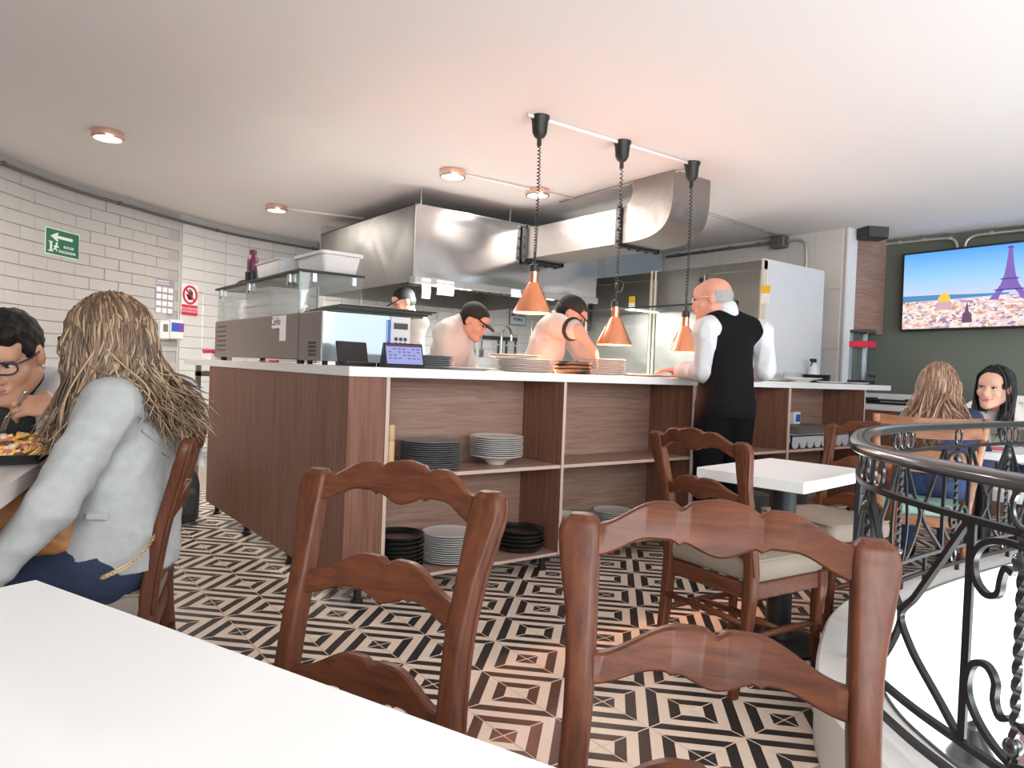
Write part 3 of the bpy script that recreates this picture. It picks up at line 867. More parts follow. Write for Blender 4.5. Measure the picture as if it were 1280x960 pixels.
# ---- exhaust hood
HX0, HX1, HY0, HY1, HZ0, HZ1 = 2.955, 5.08, 5.38, 7.45, 1.845, 2.505
hood = thing('exhaust_hood', 'large stainless steel exhaust hood hanging over the kitchen', 'hood', (HX0, HY0, HZ0))
def hbox(name, lo, hi, mat, bev=.003, par=None):
    b = MB(); b.box([(lo[k] + hi[k]) / 2 - (HX0, HY0, HZ0)[k] for k in range(3)], [hi[k] - lo[k] for k in range(3)], bev=bev)
    return b.build(name, mat, par or hood)
# front sheet, slightly buckled so that it mirrors the room in swirls
b = MB(); nx, nz = 60, 24; vs = []
for j in range(nz + 1):
    for i in range(nx + 1):
        u, v = i / nx, j / nz
        edge = min(1, 8 * u, 8 * (1 - u)) * min(1, 6 * v, 6 * (1 - v))
        w = .006 * edge * (math.sin(7 * u + 2.2 * math.sin(3.1 * v + 4 * u)) + .6 * math.sin(15 * u - 3 * v))
        vs.append((u * (HX1 - HX0), w, v * (HZ1 - HZ0)))
b.add(vs, [(j * (nx + 1) + i, j * (nx + 1) + i + 1, (j + 1) * (nx + 1) + i + 1, (j + 1) * (nx + 1) + i) for j in range(nz) for i in range(nx)])
b.build('front_panel', steel('hood_front', (.60, .60, .605), .15), hood, True)
hbox('inner_panel', (HX0, HY0 + .012, HZ0), (HX1, HY0 + .022, HZ1), M['steel_dull'])
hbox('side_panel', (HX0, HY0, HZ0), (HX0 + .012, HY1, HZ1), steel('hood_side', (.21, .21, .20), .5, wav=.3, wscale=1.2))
hbox('side_panel', (HX1 - .012, HY0, HZ0), (HX1, HY1, HZ1), M['steel_dull'])
hbox('rear_panel', (HX0, HY1 - .012, HZ0), (HX1, HY1, HZ1), M['steel_dull'])
hbox('top_panel', (HX0, HY0, HZ1 - .012), (HX1, HY1, HZ1), M['steel_dull'])
hbox('front_lip', (HX0 - .002, HY0 - .035, HZ0 - .012), (HX1 + .002, HY0 + .05, HZ0 + .045), M['steel'])
for k in range(5):
    fr = hbox('filter', (HX0 + .03 + k * .415, HY0 + .5, HZ0 + .03), (HX0 + .42 + k * .415, HY0 + .52, HZ0 + .05), M['dark_grey'])
    b = MB()
    T = Matrix.Translation((.225 + k * .415, .95, .30)) @ Matrix.Rotation(math.radians(28), 4, 'X')
    for q in range(9): b.box((-.17 + q * .0425, 0, 0), (.022, 1.1, .03), T=T)
    b.box((0, 0, .03), (.40, 1.1, .01), T=T)
    b.build('baffle', M['dark_grey'], fr)
for (px, py) in ((527, 237), (638, 262)):
    p = onz(px, py, ZC); b = MB()
    p2 = Vector((p.x, max(p.y, HY0 + .03), HZ1))
    b.tube([Vector((p.x, p.y, ZC)), Vector((p.x, p.y, ZC - .03)), p2 + Vector((0, 0, .05)), p2], .006, 6)
    b.lathe([(.02, -.012), (.02, 0)], 10, (p.x, p.y, ZC))
    b.build('hanger', M['metal_conduit'], hood, True).location = (-HX0, -HY0, -HZ0)
for x in (HX0 + .55, HX1 - .55):  # unseen lamps assumed under the hood, added to brighten the back wall
    b = MB(); b.box((x - HX0, .28, .035), (.50, .10, .03), bev=.004); b.build('lamp', M['led'], hood)
    ld = bpy.data.lights.new('hood_fill', 'AREA'); ld.shape = 'RECTANGLE'; ld.size = .5; ld.size_y = .1; ld.energy = 42; ld.color = (.97, 1, .98)
    lo_ = bpy.data.objects.new('hood_fill', ld); COL.objects.link(lo_); lo_.parent = hood; lo_.location = (x - HX0, .28, .01)
# paper notes taped under the lip
for k, (px, w, h, lb) in enumerate(((533, .085, .17, 'narrow white paper strip taped to the left corner of the hood lip'), (557, .17, .125, 'wide white paper sheet taped to the hood lip over the chefs'), (645, .11, .07, 'small white paper note on the hood lip behind the left pendant lamp'))):
    p = ony(px, 355 + (px - 520) * .118, HY0 - .04)
    b = MB(); n_ = 6; vs = [(sx * w / 2, .006 * math.sin(1.2 * i), -h * i / n_) for i in range(n_ + 1) for sx in (-1, 1)]
    b.add(vs + [(x, y + .002, z) for x, y, z in vs], [(2 * i, 2 * i + 1, 2 * i + 3, 2 * i + 2) for i in range(n_)] + [(14 + 2 * i, 14 + 2 * i + 2, 14 + 2 * i + 3, 14 + 2 * i + 1) for i in range(n_)])
    simple('paper_note', lb, 'paper', b, M['paper'], (p.x, HY0 - .040, HZ0 + .03), smooth=True)

# ---- galvanised duct: straight run from the hood, then a curved elbow up into the ceiling
dx0, dx1 = 4.12, 4.55
duct = thing('air_duct', 'galvanised rectangular air duct with curved elbow rising into the ceiling', 'duct', (dx0, 3.9, 2.2))
def dput(o): o.location = (-dx0, -3.9, -2.2); return o
zb, zt = 2.172, 2.458
b = MB(); b.box(((dx0 + dx1) / 2, 4.7375, (zb + zt) / 2), (dx1 - dx0, 1.255, zt - zb), bev=.003); dput(b.build('straight_run', M['galv'], duct))
b = MB(); cyy, czz = 4.11, 2.58; ri = .12
N = 16; vs = []
for i in range(N + 1):
    a = PI / 2 * i / N
    yo, zo = cyy - (cyy - 3.58) * math.sin(a) ** .55, czz - (czz - zb) * max(0, math.cos(a)) ** .55
    yi, zi = cyy - ri * math.sin(a), czz - (czz - zt) * math.cos(a)
    for x in (dx0, dx1): vs += [(x, yo, zo), (x, yi, zi)]
vs += [(dx0, 3.58, ZC - .001), (dx0, cyy - ri, ZC - .001), (dx1, 3.58, ZC - .001), (dx1, cyy - ri, ZC - .001)]
fs = []
for i in range(N + 1):
    o = i * 4; q = o + 4
    fs += [(o, q, q + 1, o + 1), (o + 2, o + 3, q + 3, q + 2), (o, o + 2, q + 2, q), (o + 1, q + 1, q + 3, o + 3)]
b.add(vs, fs); el = dput(b.build('elbow', M['galv'], duct))
for yj in (5.34, 4.12):
    b = MB()
    b.box((dx0 - .014, yj, (zb + zt) / 2), (.022, .05, zt - zb + .06)); b.box(((dx0 + dx1) / 2, yj, zb - .014), (dx1 - dx0 + .05, .05, .022)); b.box((dx1 + .014, yj, (zb + zt) / 2), (.022, .05, zt - zb + .06))
    for q in range(4): b.box((dx0 - .03, yj, zb + .02 + q * .09), (.012, .018, .018))
    for q in range(5): b.box((dx0 + .02 + q * .1, yj, zb - .03), (.018, .018, .012))
    dput(b.build('flange', M['black'], duct))

# ---- upright cold cabinets
def cold_cabinet(label, y0, y1, ztop, doors):
    t = thing('refrigerator', label, 'refrigerator', (5.60, (y0 + y1) / 2, 0))
    L = (y1 - y0); 
    b = MB(); b.box((.50, 0, ztop / 2 + .05), (.94, L, ztop - .1), bev=.004); b.build('body', M['fridge_side'], t)
    w = (L - .05) / doors
    for k in range(doors):
        yc = -L / 2 + .025 + w * (k + .5)
        b = MB(); b.box((.0, yc, ztop - .60), (.055, w - .012, 1.02), bev=.006); d = b.build('door', M['steel_dull'], t)
        b = MB(); b.box((-.05, yc - (w / 2 - .05) * (1 if k else -1), ztop - .45), (.035, .028, .30), bev=.006)
        for dz in (-.11, .11): b.box((-.035, yc - (w / 2 - .05) * (1 if k else -1), ztop - .45 + dz), (.04, .022, .03))
        b.build('handle', M['black'], d)
        b = MB(); b.box((.0, yc, .60), (.055, w - .012, .98), bev=.006); b.build('door', M['steel_dull'], t)
    for s in (-1, 1):
        b = MB(); b.box((-.005, s * (L / 2 - .011), ztop / 2 + .05), (.06, .022, ztop - .1)); b.build('door_post', plain('cream_post', (.66, .62, .50), .4), t)
    b = MB(); b.box((.0, 0, ztop - .055), (.06, L, .085), bev=.004); b.build('header', M['steel_dull'], t)
    for sx in (.08, .9):
        for sy in (-1, 1):
            b = MB(); b.lathe([(.03, 0), (.03, .1)], 12, (sx, sy * (L / 2 - .08), 0)); b.build('foot', M['black'], t)
    b = MB(); b.lathe([(.0, -.02), (.045, -.018), (.045, 0), (.03, .006), (0, .006)], 16, T=Matrix.Translation((-.03, .05, ztop - .14)) @ Matrix.Rotation(-PI / 2, 4, 'Y') @ Matrix.Scale(.6, 4)); b.build('lock', M['black'], t)
    return t
f1 = cold_cabinet('tall stainless cold cabinet with pale side, behind the waiter', 3.76, 5.03, 2.2, 2)
f2 = cold_cabinet('stainless cold cabinet behind the middle pendant lamp, left of the other', 5.06, 6.05, 2.2, 1)
for (px, py, lb) in ((790, 378, 'yellow and white sticker on the left cold cabinet'), (957, 366, 'yellow and white sticker on the cold cabinet above the waiter')):
    p = onx(px, py, 5.562); t = thing('sticker', lb, 'sticker', p)
    b = MB(); b.box((0, 0, .03), (.003, .09, .07)); b.build('upper_half', M['yellow'], t); b = MB(); b.box((0, 0, -.05), (.003, .09, .09)); b.build('lower_half', M['paper'], t)
p = onx(774, 358, 5.57); b = MB(); b.tube([p + Vector((0, .06 * math.cos(a), .06 * math.sin(a))) for a in np.linspace(0, 2 * PI, 25)], .012, 6, cap=False)
simple('ring_handle', 'round grey ring hanging on the left cold cabinet door', 'ring', b, M['grey_conduit'], smooth=True)

# ---- steel work table and glass guard in front of the cold cabinets
wt = thing('work_table', 'stainless work table in front of the cold cabinets', 'table', (4.98, 4.9, 0))
b = MB(); b.box((0, 0, .93), (.80, 2.1, .04), bev=.004); b.build('tabletop', M['steel'], wt)
for sx in (-.35, .35):
    for sy in (-.95, .95):
        b = MB(); b.tube([(sx, sy, 0), (sx, sy, .91)], .02, 10); b.build('leg', M['steel'], wt, True)
gg = thing('glass_guard', 'clear glass guard with black edge in front of the cold cabinets', 'glass guard', (5.3, 4.85, .952))
b = MB(); b.box((0, 0, .42), (.008, 2.04, .84)); b.build('pane', M['glass_clearer'], gg)
b = MB(); b.box((0, 0, .845), (.016, 2.06, .016)); b.box((0, -1.025, .42), (.016, .014, .86)); b.box((0, 1.025, .42), (.016, .014, .86)); b.build('edge_trim', M['black'], gg)
# work table behind the counter where the chefs bend over
wt2 = thing('work_table', 'stainless work table behind the counter where the two chefs work', 'table', (3.35, 5.05, 0))
b = MB(); b.box((0, 0, .90), (2.3, .62, .04), bev=.004); b.build('tabletop', M['steel'], wt2)
for sx in (-1.1, 1.1):
    for sy in (-.27, .27):
        b = MB(); b.tube([(sx, sy, 0), (sx, sy, .88)], .02, 10); b.build('leg', M['steel'], wt2, True)

# ---- things on the back wall
by = 7.686
sg = thing('wall_sign', 'white MATERIA PRIMA sign with grey frame on the kitchen back wall', 'sign', ony(647, 397, by))
b = MB(); b.box((0, 0, 0), (.28, .012, .21)); b.build('frame', M['grey_conduit'], sg); b = MB(); b.box((0, -.008, 0), (.255, .006, .185)); b.build('face', plain('sign_face', (.62, .68, .76), .5), sg)
T0 = Matrix.Rotation(PI / 2, 4, 'X')
text('lettering', 'MATERIA\nPRIMA', .058, M['navy_print'], sg, Matrix.Translation((0, -.013, 0)) @ T0, bold=.0008)
p = ony(625, 423, by)
ks = thing('knife_rack', 'dark magnetic strip with kitchen tools on the back wall', 'rack', p)
b = MB(); b.box((0, 0, 0), (.56, .02, .05)); b.build('strip', M['dark_grey'], ks)
for k, (px, L, kind) in enumerate(((591, .22, 'turner'), (601, .22, 'turner'), (622, .17, 'knife'), (632, .17, 'knife'), (643, .2, 'knife'))):
    q = ony(px, 427, by) - p; b = MB()
    if kind == 'turner':
        b.box((q.x, -.018, -L / 2 + .02), (.014, .008, L)); b.box((q.x, -.018, -L + .01), (.07, .006, .09), bev=.002)
    else:
        b.box((q.x, -.018, -.03), (.022, .014, .09), bev=.003); b.box((q.x, -.018, -L / 2 - .07), (.028, .004, L - .05))
    simple(kind, ('steel spatula with square blade, hung %s on the tool strip' % ('far left', 'second from left')[k]) if kind == 'turner' else 'dark-handled knife on the tool strip, %s from its right end' % ('third', 'second', 'first')[k - 2], 'kitchen tool', b, M['steel'] if kind == 'turner' else M['dark_grey'], (p.x, p.y - .006, p.z))
fp = ony(626, 446, 7.35)
b = MB(); b.tube(smooth_path([Vector((fp.x, fp.y, .946)), fp + Vector((0, 0, .15)), fp + Vector((0, -.02, .32)), fp + Vector((0, -.12, .37)), fp + Vector((0, -.2, .30)), fp + Vector((0, -.21, .2))], 6), .016, 10)
simple('faucet', 'tall chrome faucet against the kitchen back wall', 'faucet', b, M['steel'], smooth=True)
bs = thing('sink_bench', 'stainless sink bench along the kitchen back wall', 'bench', (5.35, 7.33, 0))
b = MB(); b.box((0, 0, .92), (2.6, .65, .05), bev=.004); b.build('tabletop', M['steel'], bs)
for sx in (-1.2, 1.2):
    b = MB(); b.box((sx, 0, .45), (.04, .5, .9)); b.build('leg', M['steel'], bs)

# ================================================================== PENDANT HEAT LAMPS
PEND = [(2.693, 3.40, 391, 662), (3.385, 3.39, 431, 767), (4.075, 3.375, 440, 853)]
for k, (x, y, pyb, pxb) in enumerate(PEND):
    zb_ = ony(pxb, pyb, y).z
    t = thing('pendant_lamp', ('left copper pendant lamp with coiled black cord, hanging highest', 'middle copper pendant lamp with coiled black cord', 'right copper pendant lamp with coiled black cord, nearest the waiter')[k], 'lamp', (x, y, 0), 0, 'copper pendant lamps over the counter')
    b = MB(); b.lathe([(.058, ZC), (.058, ZC - .012), (.050, ZC - .03), (.044, ZC - .10), (.030, ZC - .125), (.014, ZC - .135), (.014, ZC - .175), (.006, ZC - .18)][::-1], 24); b.build('canopy', M['black'], t, True, angle=.6)
    hs = .27
    # coiled cord, stretched near the canopy and bunched near the socket
    z0, z1 = ZC - .175, zb_ + hs + .085; N = 520; P = []
    turns = 34
    for i in range(N + 1):
        u = i / N; a = 2 * PI * turns * u
        zz = z0 + (z1 - z0) * (u * .75 + .25 * math.sin(u * PI / 2))
        r = .0085; P.append((r * math.cos(a) + .012 * math.sin(u * 2.2) * (1 - u), r * math.sin(a), zz))
    b = MB(); b.tube(P, .0034, 5); b.build('coiled_cord', M['black'], t, True)
    b = MB(); b.lathe([(.006, zb_ + hs + .10), (.010, zb_ + hs + .03), (.030, zb_ + hs + .02), (.030, zb_ + hs - .02)], 20); b.build('socket', M['black'], t, True, angle=.6)
    b = MB(); b.lathe([(.027, zb_ + hs - .02), (.027, zb_ + hs - .085), (.036, zb_ + hs - .095), (.112, zb_ + .02), (.118, zb_), (.114, zb_), (.108, zb_ + .02), (.033, zb_ + hs - .10), (.02, zb_ + hs - .10)], 36, mis=[0, 0, 0, 0, 1, 1, 1, 1]); b.build('lamp_shade', [M['copper'], M['copper_in']], t, True, angle=.6)
    b = MB(); b.lathe([(0, zb_ + .148), (.018, zb_ + .153), (.022, zb_ + .165), (.018, zb_ + .18), (.014, zb_ + .19)], 20); b.build('bulb', M['warm_bulb'], t, True)
    ld = bpy.data.lights.new('heat_bulb', 'POINT'); ld.energy = 66; ld.color = (1.0, .38, .15); ld.shadow_soft_size = .02
    lo_ = bpy.data.objects.new('heat_bulb', ld); COL.objects.link(lo_); lo_.parent = t; lo_.location = (0, 0, zb_ + .118)

# ================================================================== CEILING LIGHTS AND CONDUITS
LAB = ['round copper-rimmed ceiling light above the couple, farthest left', 'round ceiling light above the glass case on the counter', 'round ceiling light left of the highest pendant lamp', 'round ceiling light right behind the cord of the left pendant lamp']
for k, (px, py) in enumerate(((135, 164), (346, 257), (566, 213), (672, 237))):
    p = onz(px, py, ZC); t = thing('ceiling_light', LAB[k], 'light', (p.x, p.y, 0), 0, 'round ceiling lights')
    b = MB(); b.lathe([(.098, ZC - .001), (.104, ZC - .04), (.100, ZC - .055), (.086, ZC - .055), (.084, ZC - .04)], 32); b.build('rim', M['rim_copper'], t, True, angle=.6)
    b = MB(); b.lathe([(0, ZC - .042), (.086, ZC - .042), (.086, ZC - .036), (0, ZC - .036)], 32); b.build('diffuser', M['led'], t)
    ld = bpy.data.lights.new('ceiling_bulb', 'AREA'); ld.shape = 'DISK'; ld.size = .16; ld.energy = 17; ld.color = (1.0, .91, .84)
    lo_ = bpy.data.objects.new('ceiling_bulb', ld); COL.objects.link(lo_); lo_.parent = t; lo_.location = (0, 0, ZC - .06)
p = onz(798, 226, ZC); b = MB(); b.lathe([(.03, 0), (.03, -.02), (.045, -.03), (.045, -.05), (0, -.06)], 16)
simple('ceiling_sensor', 'small clear ceiling fixture beside the duct elbow', 'fixture', b, M['white_plastic'], (p.x, p.y, ZC), smooth=True)
def conduit(label, pts, mat, r=.011, clips=0, name='conduit'):
    b = MB(); P = [Vector(p) for p in pts]; b.tube(P, r, 8)
    t = tag(b.build(name, mat, None, True), label, 'conduit')
    L = [0]
    for i in range(len(P) - 1): L.append(L[-1] + (P[i + 1] - P[i]).length)
    for k in range(clips):
        s = L[-1] * (k + .5) / clips; i = max(j for j in range(len(L)) if L[j] <= s); i = min(i, len(P) - 2)
        c = P[i].lerp(P[i + 1], (s - L[i]) / max(1e-6, L[i + 1] - L[i])); q = MB(); q.box((0, 0, .002), (r * 3.2, r * 2.0, r * 2.4), bev=.002)
        ob = q.build('clip', mat, t); ob.location = c; d = P[i + 1] - P[i]; ob.rotation_euler = (0, 0, math.atan2(d.y, d.x) + PI / 2)
    return t
zc_ = ZC - .012
def cp(px, py): v = onz(px, py, ZC); return (v.x, v.y, zc_)
conduit('white conduit on the ceiling linking the three pendant lamps', [(2.60, 3.40, zc_), (4.14, 3.374, zc_)], M['white_conduit'], .012)
conduit('white conduit on the ceiling between two round lights above the hood', [cp(570, 214), cp(715, 246)], M['white_conduit'], .011)
conduit('white conduit on the ceiling running from the hood to a round light', [cp(350, 258), cp(455, 272)], M['white_conduit'], .011)
conduit('thin conduit on the ceiling crossing behind the duct elbow', [cp(700, 251), cp(862, 208)], M['metal_conduit'], .008)
conduit('metal conduit on the ceiling from the elbow to the junction box', [cp(862, 258), cp(972, 293)], M['metal_conduit'], .013, 3)
P = []
for s in np.linspace(1.5, wl_s[-1] - .5, 90):
    f_ = wall_frame(s, ZC - .082, .045); P.append(f_.translation.copy())
conduit('dark conduit clipped along the top of the curved left wall', P, M['grey_conduit'], .014, 9)
jb = onz(966, 302, ZC - .10); b = MB(); b.box((0, 0, 0), (.10, .16, .12), bev=.006)
simple('junction_box', 'grey junction box at the ceiling above the cold cabinet', 'box', b, M['grey_conduit'], (6.80, 4.42, ZC - .075))
conduit('dark conduit along the top of the kitchen side wall', [(6.83, 4.5, ZC - .06), (6.83, 6.0, ZC - .06)], M['grey_conduit'], .016, 4)
conduit('bent conduit dropping from the junction box behind the cold cabinet', smooth_path([(6.80, 4.33, ZC - .07), (6.80, 4.2, ZC - .075), (6.80, 4.12, ZC - .12), (6.80, 4.10, ZC - .25), (6.80, 4.10, ZC - .5)], 5), M['metal_conduit'], .014)

# ================================================================== SIGNS ON THE LEFT WALL
def wall_thing(name, label, cat, x0, y0, x1, y1, out):
    """flat thing on the curved wall between two picture corners; returns (thing, width, height)"""
    s0, za = wall_px(x0, y0); s1, zb2 = wall_px(x1, y1); _, zc2 = wall_px(x0, y1)
    w = s1 - s0; sm = (s0 + s1) / 2; _, zt_ = wall_px((x0 + x1) / 2, y0); _, zl_ = wall_px((x0 + x1) / 2, y1)
    t = thing(name, label, cat); t.matrix_world = wall_frame(sm, (zt_ + zl_) / 2, out)
    return t, w, zt_ - zl_
t, w, h = wall_thing('wall_sign', 'green RUTA DE EVACUACION sign with white arrow on the left wall', 'sign', 55, 288, 97, 321, .016)
b = MB(); b.box((0, 0, 0), (w, h, .006)); b.build('plate', M['sign_pale'], t)
b = MB(); b.box((0, 0, .004), (w * .95, h * .93, .003)); b.build('face', M['sign_green'], t)
b = MB(); b.prism([(-.36 * w, .2 * h), (-.18 * w, .36 * h), (-.13 * w, .36 * h), (-.17 * w, .255 * h), (.28 * w, .255 * h), (.28 * w, .145 * h), (-.17 * w, .145 * h), (-.13 * w, .04 * h), (-.18 * w, .04 * h)], .0055, .0065); b.build('arrow', M['sign_pale'], t)
text('lettering', 'RUTA DE', .125 * h, M['sign_pale'], t, Matrix.Translation((.17 * w, -.13 * h, .0055)), bold=.001)
text('lettering', 'EVACUACION', .135 * h, M['sign_pale'], t, Matrix.Translation((.13 * w, -.32 * h, .0055)), bold=.001)
b = MB()
for q in ([(-.42, -.38), (-.28, -.38), (-.28, -.34), (-.31, -.34), (-.31, -.02), (-.29, .0), (-.42, .0), (-.40, -.02), (-.37, -.05), (-.37, -.34), (-.42, -.34)],
          [(-.27, -.16), (-.2, -.10), (-.13, -.14), (-.11, -.20), (-.14, -.2), (-.17, -.17), (-.19, -.24), (-.15, -.33), (-.18, -.34), (-.22, -.26), (-.27, -.32), (-.29, -.30), (-.235, -.22)]):
    b.prism([(x * w, y * h) for x, y in q], .0055, .0065)
b.lathe([(0, .0065), (.03 * w, .0065), (.03 * w, .0055)], 12, (-.18 * w, -.055 * h, 0)); b.build('running_figure', M['sign_pale'], t)
t, w, h = wall_thing('wall_poster', 'grey poster with a grid of twelve white panels on the left wall', 'poster', 193, 349, 216, 392, .014)
b = MB(); b.box((0, 0, 0), (w, h, .004)); b.build('sheet', M['mauve'], t)
for i in range(3):
    for j in range(4):
        b = MB(); b.box(((-.31 + .31 * i) * w, (.19 - .2 * j) * h, .003), (.25 * w, .14 * h, .002)); b.build('panel', M['paper'], t)
b = MB(); b.box((-.1 * w, .43 * h, .003), (.6 * w, .025 * h, .002)); b.box((-.1 * w, .36 * h, .003), (.7 * w, .02 * h, .002)); b.build('heading', M['paper'], t)
t, w, h = wall_thing('wall_sign', 'white and red no-entry sign with crossed-out black hand on the glossy tiles', 'sign', 224, 355, 243, 395, .034)
b = MB(); b.box((0, 0, 0), (w, h, .004)); b.build('plate', M['paper'], t)
b = MB(); b.box((0, -.32 * h, .003), (w * .98, .33 * h, .002)); b.build('caption_field', M['red'], t)
text('lettering', 'SOLO PERSONAL\nAUTORIZADO', .092 * h, M['paper'], t, Matrix.Translation((0, -.32 * h, .0045)))
R_ = .40 * w
b = MB(); b.tube([(R_ * math.cos(a), .16 * h + R_ * math.sin(a), .004) for a in np.linspace(0, 2 * PI, 33)], .012, 6, cap=False); b.tube([(-R_ * .7, .16 * h + R_ * .7, .006), (R_ * .7, .16 * h - R_ * .7, .006)], .010, 6); b.build('prohibition_ring', M['red'], t)
b = MB(); b.prism([(x * R_, y * R_ + .16 * h) for x, y in [(-.3, -.55), (.25, -.6), (.4, -.1), (.42, .4), (.30, .42), (.25, .05), (.22, .62), (.10, .64), (.06, .1), (.0, .72), (-.12, .70), (-.1, .1), (-.22, .55), (-.33, .5), (-.28, -.05), (-.55, .1), (-.62, 0), (-.38, -.3)]], .003, .005); b.build('hand_symbol', M['black'], t)
for k, (x0, x1, lb) in enumerate(((190, 203, 'white wall dispenser below the grey poster, left of the other'), (204, 221, 'white wall dispenser with blue and purple label below the grey poster'))):
    t, w, h = wall_thing('soap_dispenser', lb, 'dispenser', x0, 400, x1, 424, .06)
    w *= .9; b = MB(); b.box((0, 0, 0), (w, h, .09), bev=.012); b.build('body', M['white_plastic'], t)
    if k == 1:
        b = MB(); b.box((-.2 * w, .12 * h, .046), (.5 * w, .46 * h, .004)); b.build('blue_label', M['blue'], t)
        b = MB(); b.box((.26 * w, .12 * h, .046), (.42 * w, .46 * h, .004)); b.build('purple_label', M['purple'], t)
    else:
        b = MB(); b.box((0, .1 * h, .046), (.5 * w, .4 * h, .004)); b.build('window', M['appliance_grey'], t)

# ================================================================== TV, SPEAKER AND RIGHT-HAND SIDE
tvc = (7.62, 2.72, 2.085); TW, TH = 1.62, .80
tv = thing('television', 'wall-mounted television showing a city skyline with an iron tower, on the green wall', 'television')
tl = Vector((7.62, 3.52, 2.085)); tvT = frame((7.62, 3.52 - TW / 2, 2.085), (0.0, -1, 0.012), (0, -.0, 1)); tv.matrix_world = tvT
b = MB(); b.box((0, 0, -.045), (TW, TH, .085), bev=.004); b.build('casing', M['black'], tv)
b = MB(); b.box((0, 0, -.095), (.5, .35, .03)); b.build('wall_bracket', M['black'], tv)
W2, H2 = TW - .045, TH - .04
def scr(name, polys, col, z, st=1.0, node=None):
    b = MB()
    for q in polys: b.prism([((x - .5) * W2, (y - .5) * H2) for x, y in q], z, z + .0008)
    m = node or lamp_mat('screen_' + name, col, st * .62); return b.build(name, m, tv)
def sky_mat():
    m = bpy.data.materials.new('screen_sky'); m.use_nodes = True; nt = m.node_tree; nt.nodes.clear()
    out = nt.nodes.new('ShaderNodeOutputMaterial'); e = nt.nodes.new('ShaderNodeEmission'); tc = nt.nodes.new('ShaderNodeTexCoord')
    sp = nt.nodes.new('ShaderNodeSeparateXYZ'); mr = nt.nodes.new('ShaderNodeMapRange'); cr = nt.nodes.new('ShaderNodeValToRGB')
    nt.links.new(tc.outputs['Object'], sp.inputs[0]); nt.links.new(sp.outputs['Y'], mr.inputs[0]); mr.inputs[1].default_value = -.12; mr.inputs[2].default_value = .4
    cr.color_ramp.elements[0].color = (.66, .66, .90, 1); cr.color_ramp.elements[1].color = (.09, .37, .86, 1)
    el_ = cr.color_ramp.elements.new(.45); el_.color = (.34, .62, .95, 1)
    nt.links.new(mr.outputs[0], cr.inputs[0]); nt.links.new(cr.outputs[0], e.inputs[0]); e.inputs[1].default_value = .66; nt.links.new(e.outputs[0], out.inputs[0]); return m
def city_mat():
    m = bpy.data.materials.new('screen_city'); m.use_nodes = True; nt = m.node_tree; nt.nodes.clear()
    out = nt.nodes.new('ShaderNodeOutputMaterial'); e = nt.nodes.new('ShaderNodeEmission'); tc = nt.nodes.new('ShaderNodeTexCoord')
    mp = nt.nodes.new('ShaderNodeMapping'); mp.inputs['Scale'].default_value = (34, 60, 1); v = nt.nodes.new('ShaderNodeTexVoronoi'); v.inputs['Scale'].default_value = 1.0
    v.distance = 'CHEBYCHEV'
    cr = nt.nodes.new('ShaderNodeValToRGB'); cr.color_ramp.interpolation = 'CONSTANT'; sp = nt.nodes.new('ShaderNodeSeparateColor')
    cols = [(0, (.85, .62, .62)), (.18, (.95, .86, .82)), (.36, (.80, .45, .30)), (.5, (.90, .72, .75)), (.62, (.36, .26, .42)), (.7, (.95, .80, .60)), (.82, (.55, .35, .5)), (.9, (.98, .95, .95))]
    els = cr.color_ramp.elements; els[0].position = 0; els[0].color = (*cols[0][1], 1); els[1].position = cols[1][0]; els[1].color = (*cols[1][1], 1)
    for p_, c_ in cols[2:]: q = els.new(p_); q.color = (*c_, 1)
    nt.links.new(tc.outputs['Object'], mp.inputs[0]); nt.links.new(mp.outputs[0], v.inputs['Vector']); nt.links.new(v.outputs['Color'], sp.inputs[0]); nt.links.new(sp.outputs[0], cr.inputs[0])
    nt.links.new(cr.outputs[0], e.inputs[0]); e.inputs[1].default_value = .6; nt.links.new(e.outputs[0], out.inputs[0]); return m
scr('screen_sky', [[(0, .3), (1, .3), (1, 1), (0, 1)]], None, 0, node=sky_mat())
scr('screen_city', [[(0, 0), (1, 0), (1, .40), (.7, .39), (.5, .37), (.25, .36), (0, .36)]], None, .001, node=city_mat())
scr('distant_hills', [[(0, .36), (.3, .37), (.6, .39), (.6, .41), (.4, .42), (.2, .435), (0, .44)]], (.12, .32, .62), .0018, .9)
tx = .60
scr('iron_tower', [[(tx - .105, .33), (tx - .055, .33), (tx - .045, .40), (tx - .028, .44), (tx + .028, .44), (tx + .045, .40), (tx + .06, .33), (tx + .115, .33), (tx + .07, .43), (tx + .045, .52), (tx + .03, .62), (tx + .02, .74), (tx + .013, .88), (tx + .010, .96), (tx + .003, .985), (tx - .003, .985), (tx - .010, .96), (tx - .013, .88), (tx - .02, .74), (tx - .03, .62), (tx - .045, .52), (tx - .07, .43)]], (.25, .16, .50), .0026, 1.0)
for a, w_ in ((.44, .078), (.57, .046), (.95, .016)):
    scr('tower_deck', [[(tx - w_, a), (tx + w_, a), (tx + w_, a + .015), (tx - w_, a + .015)]], (.12, .06, .34), .0034, 1.0)
scr('golden_dome', [[(.21, .34), (.285, .34), (.283, .39), (.272, .43), (.255, .455), (.25, .50), (.245, .455), (.228, .43), (.212, .39)]], (.90, .62, .10), .0026, 1.0)
scr('dome_drum', [[(.205, .24), (.295, .24), (.29, .34), (.21, .34)]], (.72, .42, .50), .0026, 1.0)
scr('church_spire', [[(.352, .06), (.41, .06), (.405, .17), (.39, .2), (.379, .335), (.368, .2), (.355, .17)]], (.16, .10, .16), .0034, 1.0)
scr('red_roofs', [[(.70, .06), (.80, .05), (.80, .19), (.70, .18)]], (.80, .13, .07), .0026, 1.0)
